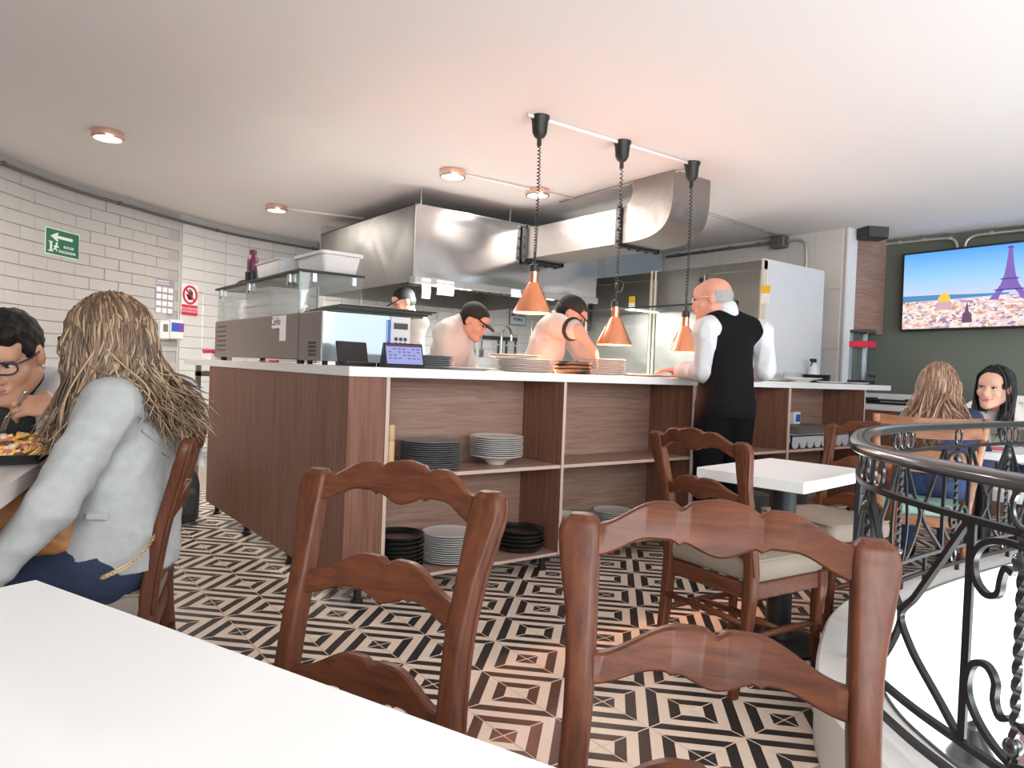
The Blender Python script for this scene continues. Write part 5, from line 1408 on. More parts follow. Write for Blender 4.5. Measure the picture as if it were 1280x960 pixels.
# primitives: ('c', a, b, ra, rb, k) round cone; ('e', c, radii, R, k) ellipsoid, rows of R = axes; '-' in front of either cuts it away; ('p', point, normal) keeps the side against the normal
def sdf_mesh(prims, h):
    lo, hi = np.full(3, 1e9), np.full(3, -1e9)
    for p in prims:
        if p[0] == 'c': 
            for q, r in ((p[1], p[3]), (p[2], p[4])): lo = np.minimum(lo, V(q) - r); hi = np.maximum(hi, V(q) + r)
        elif p[0] == 'e': r = max(p[2]); lo = np.minimum(lo, V(p[1]) - r); hi = np.maximum(hi, V(p[1]) + r)
    lo -= 4 * h; hi += 4 * h
    N = np.ceil((hi - lo) / h).astype(int) + 1
    F = np.full(N, 1.0, np.float32)
    ax = [lo[k] + h * np.arange(N[k]) for k in range(3)]
    for p in prims:
        t = p[0]
        if t == 'p':
            n = nrm_(V(p[2])); d = (ax[0][:, None, None] - p[1][0]) * n[0] + (ax[1][None, :, None] - p[1][1]) * n[1] + (ax[2][None, None, :] - p[1][2]) * n[2]
            F = np.maximum(F, d.astype(np.float32)); continue
        if t[-1] == 'c':
            a, b, ra, rb, k = V(p[1]), V(p[2]), p[3], p[4], p[5]
            bl, bh = np.minimum(a - ra, b - rb), np.maximum(a + ra, b + rb)
        else:
            c, rad, Rm, k = V(p[1]), np.array(p[2], float), p[3], p[4]
            r = rad.max(); bl, bh = c - r, c + r
        pad = k + 3 * h
        i0 = np.clip(np.floor((bl - pad - lo) / h).astype(int), 0, N - 1); i1 = np.clip(np.ceil((bh + pad - lo) / h).astype(int) + 1, 1, N)
        sl = tuple(slice(i0[q], i1[q]) for q in range(3))
        X = ax[0][sl[0]][:, None, None]; Y = ax[1][sl[1]][None, :, None]; Z = ax[2][sl[2]][None, None, :]
        if t[-1] == 'c':
            ab = b - a; L = max(1e-9, ab @ ab)
            tt = np.clip(((X - a[0]) * ab[0] + (Y - a[1]) * ab[1] + (Z - a[2]) * ab[2]) / L, 0, 1)
            d = np.sqrt((X - a[0] - tt * ab[0]) ** 2 + (Y - a[1] - tt * ab[1]) ** 2 + (Z - a[2] - tt * ab[2]) ** 2) - (ra + (rb - ra) * tt)
        else:
            q = [((X - c[0]) * Rm[m][0] + (Y - c[1]) * Rm[m][1] + (Z - c[2]) * Rm[m][2]) / rad[m] for m in range(3)]
            k0 = np.sqrt(q[0] ** 2 + q[1] ** 2 + q[2] ** 2); k1 = np.sqrt((q[0] / rad[0]) ** 2 + (q[1] / rad[1]) ** 2 + (q[2] / rad[2]) ** 2)
            d = k0 * (k0 - 1) / np.maximum(k1, 1e-6)
        G = F[sl]
        if t[0] == '-':
            d = -d; hh = np.clip(.5 + .5 * (G - d) / k, 0, 1) if k > 0 else (G > d)
            F[sl] = d * (1 - hh) + G * hh + k * hh * (1 - hh)
        else:
            hh = np.clip(.5 + .5 * (d - G) / k, 0, 1); F[sl] = d * (1 - hh) + G * hh - k * hh * (1 - hh)
    return surface_nets(F, lo, h)

def sdf_object(name, prims, mat, parent, h=.006, wrinkle=0.0, wfreq=30.0, wdir=None, seed=0):
    v, q = sdf_mesh(prims, h)
    me = bpy.data.meshes.new(name)
    if wrinkle:
        a, b, c = v[q[:, 0]], v[q[:, 1]], v[q[:, 2]]; fn = np.cross(b - a, c - a); vn = np.zeros_like(v)
        for k in range(4): np.add.at(vn, q[:, k], fn)
        vn /= np.maximum(np.linalg.norm(vn, axis=1), 1e-9)[:, None]
        rs = np.random.default_rng(seed + 3); w = np.zeros(len(v))
        for o in range(5):
            d = rs.normal(size=3); d = d / np.linalg.norm(d) * wfreq * (.5 + .35 * o); ph = rs.uniform(0, 6)
            d2 = rs.normal(size=3) * wfreq * .35
            s_ = np.sin(v @ d + ph + 1.6 * np.sin(v @ d2 + ph)); w += (1 - np.abs(s_)) * (.8 ** o) - .4 * (.8 ** o)
        v = v + vn * (w * wrinkle)[:, None]
    me.vertices.add(len(v)); me.vertices.foreach_set('co', (v).astype(np.float32).ravel())
    me.loops.add(len(q) * 4); me.loops.foreach_set('vertex_index', q.astype(np.int32).ravel())
    me.polygons.add(len(q)); me.polygons.foreach_set('loop_start', np.arange(0, len(q) * 4, 4, dtype=np.int32))
    me.polygons.foreach_set('use_smooth', np.ones(len(q), bool))
    me.materials.append(mat); me.update(calc_edges=True); me.validate()
    o = bpy.data.objects.new(name, me); COL.objects.link(o)
    o.parent = parent
    if parent is not None: o.location = [-x for x in parent.location]
    return o

def head_prims(c, f, u, s=1.0, female=False):
    f = nrm_(f); u = nrm_(u - f * (u @ f)); r = np.cross(f, u)
    L = lambda a, b, z: c + s * (r * a + f * b + u * z)
    R = (r, f, u); P = []
    E = lambda a, b, z, rad, k: P.append(('e', L(a, b, z), [x * s for x in rad], R, k * s))
    Cn = lambda p, q, ra, rb, k: P.append(('c', L(*p), L(*q), ra * s, rb * s, k * s))
    jw = .92 if female else 1.0
    E(0, -.012, .030, (.075, .096, .086), .01)
    E(0, .026, -.040, (.060 * jw, .066, .074), .03)
    for sg in (-1, 1): Cn((sg * .050 * jw, .002, -.058), (sg * .012, .070, -.098), .020, .019, .03)
    E(0, .080, -.098, (.020, .017, .017), .02)
    E(0, .070, .045, (.055, .03, .035), .03)
    Cn((-.040, .080, .023), (.040, .080, .023), .011, .011, .02)
    for sg in (-1, 1):
        E(sg * .036, .066, -.030, (.026, .022, .022), .025)
        P.append(('-e', L(sg * .031, .102, .003), [x * s for x in (.019, .014, .011)], R, .010 * s))
    Cn((0, .088, .006), (0, .108, -.034), .009, .013, .012)
    for sg in (-1, 1): E(sg * .012, .098, -.039, (.009, .010, .008), .006)
    E(0, .090, -.066, (.026, .012, .016), .014)
    for sg in (-1, 1): E(sg * .077, -.006, -.004, (.009, .021, .031), .008)
    return P, L, R
def face_parts(L, R, s, body, skin_lip, brow, iris, smile=0.0, parent=None, mw=1.0):
    def mk(name, mb, m): o = mb.build(name, m, parent, True); o.location = [-x for x in parent.location]; return o
    m = MB()
    for sg in (-1, 1):
        Q = [L(sg * (.031 + .0155 * math.cos(a)), .0885 - .006 * abs(math.cos(a)), .003 + .0062 * math.sin(a)) for a in np.linspace(0, 2 * PI, 13)[:-1]]
        cen = L(sg * .031, .0925, .003); o = len(m.v); m.v += [tuple(cen)] + [tuple(x) for x in Q]
        for k in range(12): m.f.append((o, o + 1 + k, o + 1 + (k + 1) % 12)); m.m.append(0)
    for sg in (-1, 1):
        m.tube([L(sg * .031 - .004, .0925, .0035), L(sg * .031 + .004, .0925, .0035)], .0052 * s, 8, mi=1)
        m.tube([L(sg * .0165, .087, .001), L(sg * .024, .0925, .0092), L(sg * .036, .0925, .0095), L(sg * .047, .083, .003)], .0018 * s, 5, mi=1)
    o = m.build('eyes', [M['eye_white'], iris], parent, True); o.location = [-x for x in parent.location]
    m = MB()
    for sg in (-1, 1): m.tube([L(sg * .014, .094, .020), L(sg * .030, .0935, .0265), L(sg * .050, .079, .021)], [.003 * s, .0042 * s, .002 * s], 6)
    mk('eyebrows', m, brow)
    m = MB()
    m.tube([L(-.026 * mw, .087 - .006 * (mw - 1), -.066 + smile), L(-.010, .1005, -.0625), L(0, .102, -.064), L(.010, .1005, -.0625), L(.026 * mw, .087 - .006 * (mw - 1), -.066 + smile)], [.002 * s, .0048 * s, .0045 * s, .0048 * s, .002 * s], 8)
    m.tube([L(-.024 * mw, .087 - .006 * (mw - 1), -.068 + smile), L(-.010, .0985, -.0725), L(.010, .0985, -.0725), L(.024 * mw, .087 - .006 * (mw - 1), -.068 + smile)], [.002 * s, .0058 * s, .0058 * s, .002 * s], 8)
    mk('lips', m, skin_lip)

def hand_prims(wr, d, n, side, curl=.5, s=1.0, spread=.25, thumb=.6):
    """wr wrist, d towards the fingers, n out of the back of the hand; side +1: thumb on d x n side"""
    d = nrm_(d); n = nrm_(n - d * (n @ d)); t = np.cross(d, n) * side
    P = []
    P.append(('e', wr + d * .045 * s, [.048 * s, .040 * s, .0145 * s], (d, t, n), .012))
    P.append(('c', wr, wr + d * .03 * s, .024 * s, .024 * s, .015))
    for k, (off, L_) in enumerate(((.030, .074), (.010, .082), (-.011, .077), (-.030, .060))):
        b = wr + d * (.082 - .006 * abs(k - 1.2)) * s + t * off * s; dd = nrm_(d + t * spread * off * 6)
        a = 0.0; p = b; r = .0088 * s
        for seg, fr in enumerate((.45, .30, .25)):
            a += curl * (.5, .75, .55)[seg]
            q = p + (dd * math.cos(a) - n * math.sin(a)) * L_ * fr * s
            P.append(('c', p, q, r, r * .92, .004)); p = q; r *= .9
    b = wr + d * .02 * s + t * .030 * s - n * .004; q = b + (d * .6 + t * .75 - n * thumb * .5) * .036 * s; e_ = q + (d * .9 + t * .15 - n * thumb * .7) * .030 * s
    P.append(('c', b, q, .013 * s, .0115 * s, .012)); P.append(('c', q, e_, .0105 * s, .008 * s, .004))
    return P

def fwd_of(J): return J['F']
def torso_prims(J, inf=0.0, belly=1.0, w=1.0):
    up = nrm_(J['c7'] - J['pelvis']); lat = nrm_(J['shR'] - J['shL']); lat = nrm_(lat - up * (lat @ up)); f = np.cross(up, lat); R = (lat, f, up)
    D = lambda t: J['pelvis'] * (1 - t) + J['c7'] * t
    hl = nrm_(J['hipR'] - J['hipL']); hf = np.cross(UPV, hl); RH = (hl, hf, UPV)
    P = [('e', J['pelvis'] + UPV * .0, [.165 * w + inf, .118 + inf, .12 + inf], RH, .03),
         ('e', D(.33), [.145 * w + inf, .112 * belly + inf, .15 + inf], R, .06),
         ('e', D(.64) + f * .012, [.160 * w + inf, .118 + inf, .175 + inf], R, .06),
         ('c', D(.90) - lat * .06, J['shL'] + up * .0, .062 + inf, .056 + inf, .05), ('c', D(.90) + lat * .06, J['shR'], .062 + inf, .056 + inf, .05)]
    return P, R, D
def arm(J, sd, inf=0.0, s=1.0, end=1.0, lower=True):
    sh, el, wr = J['sh' + sd], J['el' + sd], J['wr' + sd]
    P = [('c', sh, el, .054 * s + inf, .041 * s + inf, .035)]
    if lower: P.append(('c', el, el + (wr - el) * end, .041 * s + inf, (.041 + (.026 - .041) * end) * s + inf, .025))
    return P
def legs(J, inf=0.0, w=1.0):
    P = []
    for sd in 'LR':
        P += [('c', J['hip' + sd], J['kn' + sd], .085 * w + inf, .056 + inf, .04), ('c', J['kn' + sd], J['an' + sd], .054 + inf, .036 + inf, .03)]
    return P
def feet(J, inf=0.0, F=None):
    P = []
    for sd in 'LR':
        a = J['an' + sd]; f = F if F is not None else J['F']
        P += [('c', a + UPV * -.03, np.array([*(a + f * .15)[:2], .032 + inf * .5]), .036 + inf, .030 + inf, .02), ('c', a - UPV * .01, np.array([*(a - f * .03)[:2], .035]), .034 + inf, .032 + inf, .02)]
    return P
def stand_legs(J, F, gap=.095, bend=0.02):
    lat = np.cross(F, UPV)
    for sd, sg in (('L', -1), ('R', 1)):
        J['hip' + sd] = J['pelvis'] + lat * sg * gap - UPV * .04
        J['an' + sd] = np.array([*(J['pelvis'] + lat * sg * (gap + .02))[:2], .08]); J['kn' + sd] = (J['hip' + sd] + J['an' + sd]) / 2 + F * bend
def sit_legs(J, F, thigh=.42, gap=.10, drop=.03, tuck=.0):
    lat = np.cross(F, UPV)
    for sd, sg in (('L', -1), ('R', 1)):
        J['hip' + sd] = J['pelvis'] + lat * sg * gap - UPV * .01
        J['kn' + sd] = J['hip' + sd] + F * thigh + lat * sg * .02 - UPV * drop
        k = J['kn' + sd]; J['an' + sd] = np.array([*(k + F * tuck)[:2], .08])

def skin(name, col): return plain(name, col, .5, sss=.12)
M['eye_white'] = plain('eye_white', (.75, .73, .70), .25)
M['iris'] = plain('iris_dark', (.02, .012, .008), .2)
M['skin_tan'] = skin('skin_tan', (.56, .30, .19)); M['skin_fair'] = skin('skin_fair', (.66, .37, .27)); M['skin_ruddy'] = skin('skin_ruddy', (.62, .30, .21))
M['lip'] = plain('lip', (.42, .15, .13), .4); M['lip_rose'] = plain('lip_rose', (.50, .16, .16), .4)
M['black_hair'] = plain('black_hair', (.009, .008, .007), .6, spec=.25, bump=.4, bscale=160)
M['brow'] = plain('brow_hair', (.018, .012, .010), .6)
def strand_mat(name, c1, c2, c3):
    return [plain(name + '_dark', c1, .42, spec=.5), plain(name + '_mid', c2, .42, spec=.5), plain(name + '_light', c3, .42, spec=.5)]

def start(label, loc): return thing('person', label, 'person', tuple(loc))
def finish_body(t, prims, mat, h=.006): return sdf_object('body', prims, mat, t, h)
def tube_part(name, pts, r, mat, parent, n=8):
    b = MB(); b.tube([tuple(p) for p in pts], r, n); o = b.build(name, mat, parent, True); o.location = [-x for x in parent.location]; return o
def mesh_part(name, mb, mat, parent, smooth=True, angle=None):
    o = mb.build(name, mat, parent, smooth, angle=angle); o.location = [-x for x in parent.location]; return o

def on_scalp(q, k=1.12):
    c0 = np.array([0, -.012, .03]); v = (q - c0) / np.array([.083, .104, .094]); n = np.linalg.norm(v)
    return c0 + (q - c0) * (k / max(n, 1e-6))
def long_hair(parent, L, R, s, ends, mats, n, seed, lift=.012, part=0.0, width=.0034, wave=.010, mix=(.45, .35, .2)):
    """strands from the scalp down to ends: list of (weight, point, spread(3), sidepref) ; L maps head-local (r,f,u) to world"""
    rg = np.random.default_rng(seed); b = MB()
    W = np.array([e[0] for e in ends], float); W /= W.sum()
    for k in range(n):
        e = ends[rg.choice(len(ends), p=W)]
        # root on the upper and rear scalp
        while True:
            d = rg.normal(size=3); d /= np.linalg.norm(d)
            if d[2] > -.25 and not (d[1] > .45 and d[2] < .62) and e[3](d): break
        a = np.array([d[0] * .083, -.012 + d[1] * .104, .030 + d[2] * .094])
        # slide down the skull side it lies on
        out = np.array([d[0], min(d[1] - .15, .05), 0]); out /= max(1e-6, np.linalg.norm(out))
        m1 = np.array([out[0] * (.088 + lift), -.015 + out[1] * (.104 + lift), min(a[2], .02) * .5 - .01])
        m2 = np.array([out[0] * (.092 + 1.6 * lift), -.02 + out[1] * (.104 + lift), -.085])
        end = V(e[1]) + R[0] * rg.normal() * e[2][0] + R[1] * rg.normal() * e[2][1] + R[2] * rg.normal() * e[2][2]
        p3 = L(*m2) * .45 + end * .55 + rg.normal(size=3) * .010
        top = L(*(a * np.array([1.05, 1.05, 1.04]) + rg.normal(size=3) * .002)); jz = rg.uniform(-.035, .035); 
        P = smooth_path([tuple(top), tuple(L(*on_scalp((a + m1) / 2))), tuple(L(*(m1 + np.array([0, 0, jz])))), tuple(L(*(m2 + np.array([0, 0, 1.3 * jz])))), tuple(p3), tuple(end)], 4)
        ph = rg.uniform(0, 6); N = len(P); am = wave * rg.uniform(.4, 1.2); fq = rg.uniform(9, 13)
        Q = []
        for i, p in enumerate(P):
            u = i / (N - 1); Q.append(Vector(p) + Vector(tuple(R[0])) * am * u * math.sin(fq * u + ph) + Vector(tuple(R[1])) * am * u * math.cos(fq * u + ph * 1.3))
        rr = [width * s * (1.0 if u < .8 else (1 - u) / .2 * .8 + .2) for u in np.linspace(0, 1, N)]
        b.tube(Q, rr, 4, mi=int(rg.choice(3, p=mix)), cap=False)
    o = b.build('hair', mats, parent, True); o.location = [-x for x in parent.location]; return o

# ------------------------------------------------------------------ 1. woman in the grey blazer (left, back to us)
F = cdir(-.995, .03); lat = np.cross(F, UPV)
J = dict(F=F, pelvis=V(at(146, 700, 2.02)), c7=V(at(172, 482, 2.04)))
J['pelvis'][2] = .56
J['shL'] = V(at(140, 508, 1.88)); J['shR'] = J['shL'] + lat * .325 + UPV * .005
J['elL'] = V(at(64, 634, 1.74)); J['wrL'] = V(at(-22, 728, 1.66))
J['elR'] = V(at(140, 585, 2.26)); J['wrR'] = V(at(80, 551, 2.16))
sit_legs(J, F, .42, .09)
hc = V(at(134, 424, 1.99)); hf = cdir(-.93, .30, -.10)
t = start('seated woman with long highlighted hair and grey blazer, her back to the camera', (J['pelvis'][0], J['pelvis'][1], 0))
HP, L, R = head_prims(hc, hf, UPV.copy(), 1.0, True)
TP, TR, TD = torso_prims(J, 0, .95, .95)
body = TP + arm(J, 'L', 0, .92) + arm(J, 'R', 0, .92) + legs(J) + feet(J) + [('c', J['c7'] - UPV * .03, hc + hf * -.01 - UPV * .06, .056, .050, .03)] + HP
body += hand_prims(J['wrL'], nrm_(J['wrL'] - J['elL']), UPV, 1, .5, .95) + hand_prims(J['wrR'], cdir(-.95, -.1, .05), cdir(.1, .35, .9), -1, .75, .95)
finish_body(t, body, M['skin_fair'], .006)
blazer = plain('grey_marl_jersey', (.39, .40, .395), .9, spec=.2, bump=.25, bscale=260, vary=.16, vscale=40)
TPc, _, _ = torso_prims(J, .016, 1.0, 1.0)
cl = TPc + [('c', J['pelvis'] + UPV * .10, J['pelvis'] + UPV * .02, .15, .155, .06)] + arm(J, 'L', .017, 1.0, .93) + arm(J, 'R', .017, 1.0, .90) + [('p', J['pelvis'] - UPV * .015, -UPV)] + [('-c', J['c7'] + UPV * .05, J['c7'] + UPV * .2 + F * .05, .07, .1, .01)]
sdf_object('blazer', cl, blazer, t, .0065, .006, 22, seed=4)
# folded cuff of the far sleeve, collar band, pocket flap, back seam
rr = np.cross(UPV, F)
tube_part('collar', [J['c7'] + rr * a * .075 + F * (.01 + .055 * abs(a)) + UPV * (.034 - .012 * abs(a)) for a in np.linspace(-1, 1, 13)], .017, blazer, t)
q0 = TD(.30); b = MB(); fp_ = V(at(121, 646, 1.845)); b.box((0, 0, 0), (.055, .010, .020), T=frame(fp_, tuple(cdir(.9, .2, -.05)), tuple(cdir(.2, -.9, .1))), bev=.004); mesh_part('pocket_flap', b, blazer, t, False)
jeans = plain('dark_denim', (.018, .030, .070), .85, bump=.3, bscale=300, vary=.2, vscale=60)
lp = [('e', J['pelvis'], [.178, .132, .125], (lat, F, UPV), .03)] + legs(J, .012)
sdf_object('jeans', lp, jeans, t, .0075, .002, 30, seed=2)
sdf_object('shoes', feet(J, .012), M['black'], t, .006)
hm = strand_mat('brown_hair', (.095, .055, .034), (.20, .125, .074), (.42, .29, .175))
sdf_object('hair_cap', [('e', L(0, -.016, .030), [.083, .104, .096], R, .01), ('e', L(0, -.085, -.06), [.075, .05, .12], R, .04), ('-e', L(0, .085, -.03), [.075, .055, .075], R, .01),
     ('c', L(-.075, .03, -.05), V(at(95, 520, 1.90)), .034, .042, .05), ('c', V(at(95, 520, 1.90)), V(at(84, 556, 1.90)), .040, .02, .03), ('c', L(.0, -.08, -.05), V(at(215, 500, 2.04)), .045, .022, .04), ('c', L(.03, -.06, -.06), V(at(195, 480, 2.04)), .045, .035, .04)], hm[0], t, .007, .003, 60, seed=8)
long_hair(t, L, R, 1.0, [(1.1, at(84, 556, 1.88), (.022, .040, .03), lambda d: d[0] < .15), (1.2, at(232, 525, 1.99), (.035, .030, .035), lambda d: d[0] > -.35), (.25, at(188, 512, 1.92), (.03, .02, .03), lambda d: d[1] < .2)], hm, 1500, 11, .012, width=.0029, wave=.012, mix=(.36, .44, .20))
# glasses peeping out in front of the hair
tube_part('glasses', [L(-.078, .0, .012), L(-.074, .09, .008), L(-.06, .106, .008), L(-.06, .106, -.02), L(-.02, .116, -.02), L(-.02, .116, .008), L(-.06, .106, .008)], .003, plain('tortoise', (.09, .04, .02), .3), t, 6)
# gold chain strap along the hem
b = MB(); CP = [V(at(x, y, d)) for x, y, d in ((128, 722, 1.79), (150, 712, 1.81), (172, 698, 1.85), (192, 672, 1.93), (205, 648, 2.0))]; CPs = smooth_path([tuple(p) for p in CP], 9)
for k in range(len(CPs) - 1):
    c_ = (CPs[k] + CPs[k + 1]) / 2; d_ = (CPs[k + 1] - CPs[k]).normalized(); s_ = d_.cross(Vector((0, 0, 1))).normalized(); n_2 = d_.cross(s_) if k % 2 else s_
    b.tube([c_ + d_ * .0085 * math.cos(a) + n_2 * .005 * math.sin(a) for a in np.linspace(0, 2 * PI, 9)], .0014, 4, cap=False)
mesh_part('gold_chain', b, plain('gold', (.75, .60, .32), .3, metal=.9), t)
woman_l = t; woman_J = J
# ------------------------------------------------------------------ 2. man with glasses eating (left edge)
F = cdir(.08, -.98); lat = np.cross(F, UPV)
J = dict(F=F, pelvis=V(at(-6, 660, 2.72)), c7=V(at(22, 462, 2.42)))
J['pelvis'][2] = .58
J['shL'] = V(at(92, 492, 2.46)); J['shR'] = J['shL'] + lat * .40
J['elL'] = V(at(112, 570, 2.40)); J['wrL'] = V(at(70, 508, 2.16))
J['elR'] = J['shR'] + F * .10 - UPV * .26 + lat * .03; J['wrR'] = V(at(-60, 560, 2.2))
sit_legs(J, F, .42, .10)
hc = V(at(12, 445, 2.18)); hf = cdir(.20, -.90, -.36); hu = nrm_(cdir(-.02, -.35, .9)); HS = 1.08
t = start('man with black hair and glasses in white jacket, bent over his plate', (J['pelvis'][0], J['pelvis'][1], 0))
HP, L, R = head_prims(hc, hf, hu, HS)
TP, TR, TD = torso_prims(J, 0, 1.05, 1.0)
body = TP + arm(J, 'L', 0, 1.0) + arm(J, 'R', 0, 1.0) + legs(J) + feet(J) + [('c', J['c7'] - UPV * .02, L(0, -.03, -.05), .060, .056, .03)] + HP
body += hand_prims(J['wrL'], cdir(-.92, -.25, .02), cdir(.1, -.75, .65), 1, .85, 1.0, .1) + hand_prims(J['wrR'], cdir(.5, -.8, -.2), UPV, -1, .6, 1.0)
finish_body(t, body, M['skin_tan'], .0052)
face_parts(L, R, HS, t, M['lip'], M['brow'], M['iris'], parent=t)
shirt = plain('dark_green_shirt', (.022, .028, .028), .75, bump=.15, bscale=200)
TPc, _, _ = torso_prims(J, .010, 1.05, 1.0)
sdf_object('shirt', TPc + [('c', J['c7'] - UPV * .04, J['c7'] + (L(0, -.03, -.05) - J['c7']) * .55, .072, .068, .03)] + arm(J, 'L', .008, 1.0, .2) + arm(J, 'R', .008, 1.0, .2), shirt, t, .0075, .003, 28, seed=5)
jk = plain('white_jacket', (.74, .72, .72), .85, bump=.15, bscale=180)
TPj, _, _ = torso_prims(J, .024, 1.05, 1.03)
ch_ = TD(.6) + F * .10
sdf_object('jacket', TPj + arm(J, 'L', .020, 1.0, .90) + arm(J, 'R', .020, 1.0, .90) + [('-e', TD(.62) + F * .20 - lat * .01, [.165, .18, .46], (lat, F, nrm_(J['c7'] - J['pelvis'])), .015), ('-c', J['c7'] + UPV * .02, J['c7'] + UPV * .2, .075, .1, .01)], jk, t, .0075, .004, 24, seed=6)
tube_part('jacket_collar', [J['c7'] + lat * a * .085 + F * (-.01 + .10 * abs(a)) + UPV * (.05 - .03 * abs(a)) for a in np.linspace(-1, 1, 13)], [.016 + .012 * abs(a) for a in np.linspace(-1, 1, 13)], jk, t)
sdf_object('trousers', [('e', J['pelvis'], [.178, .13, .125], (lat, F, UPV), .03)] + legs(J, .014), jeans, t, .008)
sdf_object('shoes', feet(J, .012), M['black'], t, .006)
s = HS
sdf_object('hair', [('e', L(0, -.018, .036), [.081 * s, .103 * s, .096 * s], R, .01), ('-e', L(0, .118, -.035), [.095 * s, .068 * s, .098 * s], R, .012), ('-e', L(0, -.03, -.12), [.14 * s, .10 * s, .085 * s], R, .01),
     ('-e', L(.082, .0, -.03), [.02 * s, .028 * s, .04 * s], R, .006), ('-e', L(-.082, .0, -.03), [.02 * s, .028 * s, .04 * s], R, .006), ('c', L(-.045, .075, .088), L(.045, .07, .092), .028 * s, .024 * s, .03)], M['black_hair'], t, .005, .0035, 70, seed=12)
b = MB()
for sg in (-1, 1):
    P = [L(sg * (.031 + .025 * (abs(math.cos(a)) ** .6) * (1 if math.cos(a) > 0 else -1)), .104 - .012 * (math.cos(a) * 1 > .5) * 1.0, .0 + .017 * (abs(math.sin(a)) ** .7) * (1 if math.sin(a) > 0 else -1)) for a in np.linspace(0, 2 * PI, 25)]
    b.tube([tuple(p) for p in P], .0024 * s, 6, cap=False)
    b.tube([tuple(L(sg * .056, .096, .008)), tuple(L(sg * .079, .05, .010)), tuple(L(sg * .082, .0, .012)), tuple(L(sg * .080, -.02, -.005))], .0024 * s, 6)
b.tube([tuple(L(-.008, .106, .005)), tuple(L(0, .110, .008)), tuple(L(.008, .106, .005))], .0022 * s, 6)
mesh_part('glasses', b, plain('navy_frame', (.025, .02, .06), .25), t)
beard = [('e', L(0, .030, -.066), [.062 * s, .066 * s, .060 * s], R, .01), ('-e', L(0, .05, .035), [.2, .2, .088 * s], R, .008), ('-e', L(0, .125, -.069), [.028 * s, .04 * s, .014 * s], R, .004)]
man_L = t; man_J = J
# ------------------------------------------------------------------ 3. waiter in black waistcoat
F = cdir(-.36, .93); lat = np.cross(F, UPV)
J = dict(F=F, pelvis=V(at(907, 500, 4.34)), c7=V(at(908, 393, 4.32)))
J['pelvis'][2] = .95
J['shL'] = V(at(883, 412, 4.24)); J['shR'] = V(at(951, 416, 4.40))
J['elL'] = V(at(880, 464, 4.30)); J['wrL'] = V(at(848, 468.5, 4.58)); J['wrL'][2] = 1.165
J['elR'] = V(at(958, 462, 4.40)); J['wrR'] = V(at(944, 470, 4.64)); J['wrR'][2] = 1.16
stand_legs(J, F)
hc = V(at(891, 374, 4.34)); hf = cdir(-.88, .38, -.10)
t = start('older bald waiter in white shirt and black waistcoat leaning at the counter', (J['pelvis'][0], J['pelvis'][1], 0))
HP, L, R = head_prims(hc, hf, UPV.copy(), 1.08)
TP, TR, TD = torso_prims(J, 0, 1.1, 1.02)
body = TP + arm(J, 'L') + arm(J, 'R') + legs(J) + feet(J) + [('c', J['c7'] - UPV * .02, L(0, -.03, -.05), .064, .058, .03)] + HP
body += hand_prims(J['wrL'], cdir(-.80, .55, -.02), UPV, 1, .25, 1.02, .3) + hand_prims(J['wrR'], cdir(-.3, .9, -.02), UPV, -1, .3, 1.02)
finish_body(t, body, M['skin_ruddy'], .006)
face_parts(L, R, 1.08, t, M['lip'], plain('grey_brow', (.35, .33, .32), .7), M['iris'], parent=t)
shirt = plain('white_shirt', (.60, .60, .62), .8, spec=.2, bump=.1, bscale=120)
TPc, _, _ = torso_prims(J, .010, 1.1, 1.0)
sdf_object('shirt', TPc + arm(J, 'L', .022, 1.0, .86) + arm(J, 'R', .022, 1.0, .86) + [('c', J['elL'], J['elL'] + (J['wrL'] - J['elL']) * .6, .062, .05, .03), ('p', J['pelvis'] - UPV * .02, -UPV), ('c', J['c7'] - UPV * .01, J['c7'] + UPV * .03, .070, .066, .015)], shirt, t, .0075, .009, 20, seed=1)
TPv, _, _ = torso_prims(J, .022, 1.12, 1.02)
vest = plain('black_waistcoat', (.005, .005, .006), .85, spec=.15, bump=.1, bscale=150)
cutL = J['shL'] + TR[0] * .012; cutR = J['shR'] - TR[0] * .012
sdf_object('waistcoat', TPv + [('c', J['pelvis'] + UPV * .06, J['pelvis'] + UPV * .02, .155, .16, .06), ('-c', J['shL'] - TR[0] * .03 + UPV * .03, J['elL'] - TR[0] * .03, .085, .075, .012), ('-c', J['shR'] + TR[0] * .035 + UPV * .03, J['elR'] + TR[0] * .03, .105, .085, .012), ('-c', J['c7'] + UPV * .065, J['c7'] + UPV * .15, .072, .08, .008), ('p', J['pelvis'] - UPV * .06, -UPV)], vest, t, .007, .0015, 20, seed=3)
trs = plain('black_trousers', (.004, .004, .005), .9, spec=.12)
sdf_object('trousers', [('e', J['pelvis'], [.172, .128, .13], (lat, F, UPV), .03)] + legs(J, .022), trs, t, .008, .003, 16, seed=7)
sdf_object('shoes', feet(J, .012), M['black'], t, .006)
gh = plain('white_grey_hair', (.34, .325, .315), .6, bump=.4, bscale=200)
s = 1.08
sdf_object('hair', [('e', L(0, -.018, .012), [.0785 * s, .0965 * s, .075 * s], R, .01), ('-e', L(0, .075, .03), [.10 * s, .095 * s, .13 * s], R, .01), ('-e', L(0, .0, .105), [.11 * s, .15 * s, .048 * s], R, .012), ('p', L(0, 0, -.030), -R[2])], gh, t, .0055, .002, 60, seed=9)
tube_part('glasses', [L(-.080, -.01, .008), L(-.079, .05, .010), L(-.060, .10, .006), L(-.045, .108, -.014), L(-.02, .112, -.01), L(-.012, .112, .006), L(-.058, .102, .010)], .0022, M['metal_conduit'], t, 6)

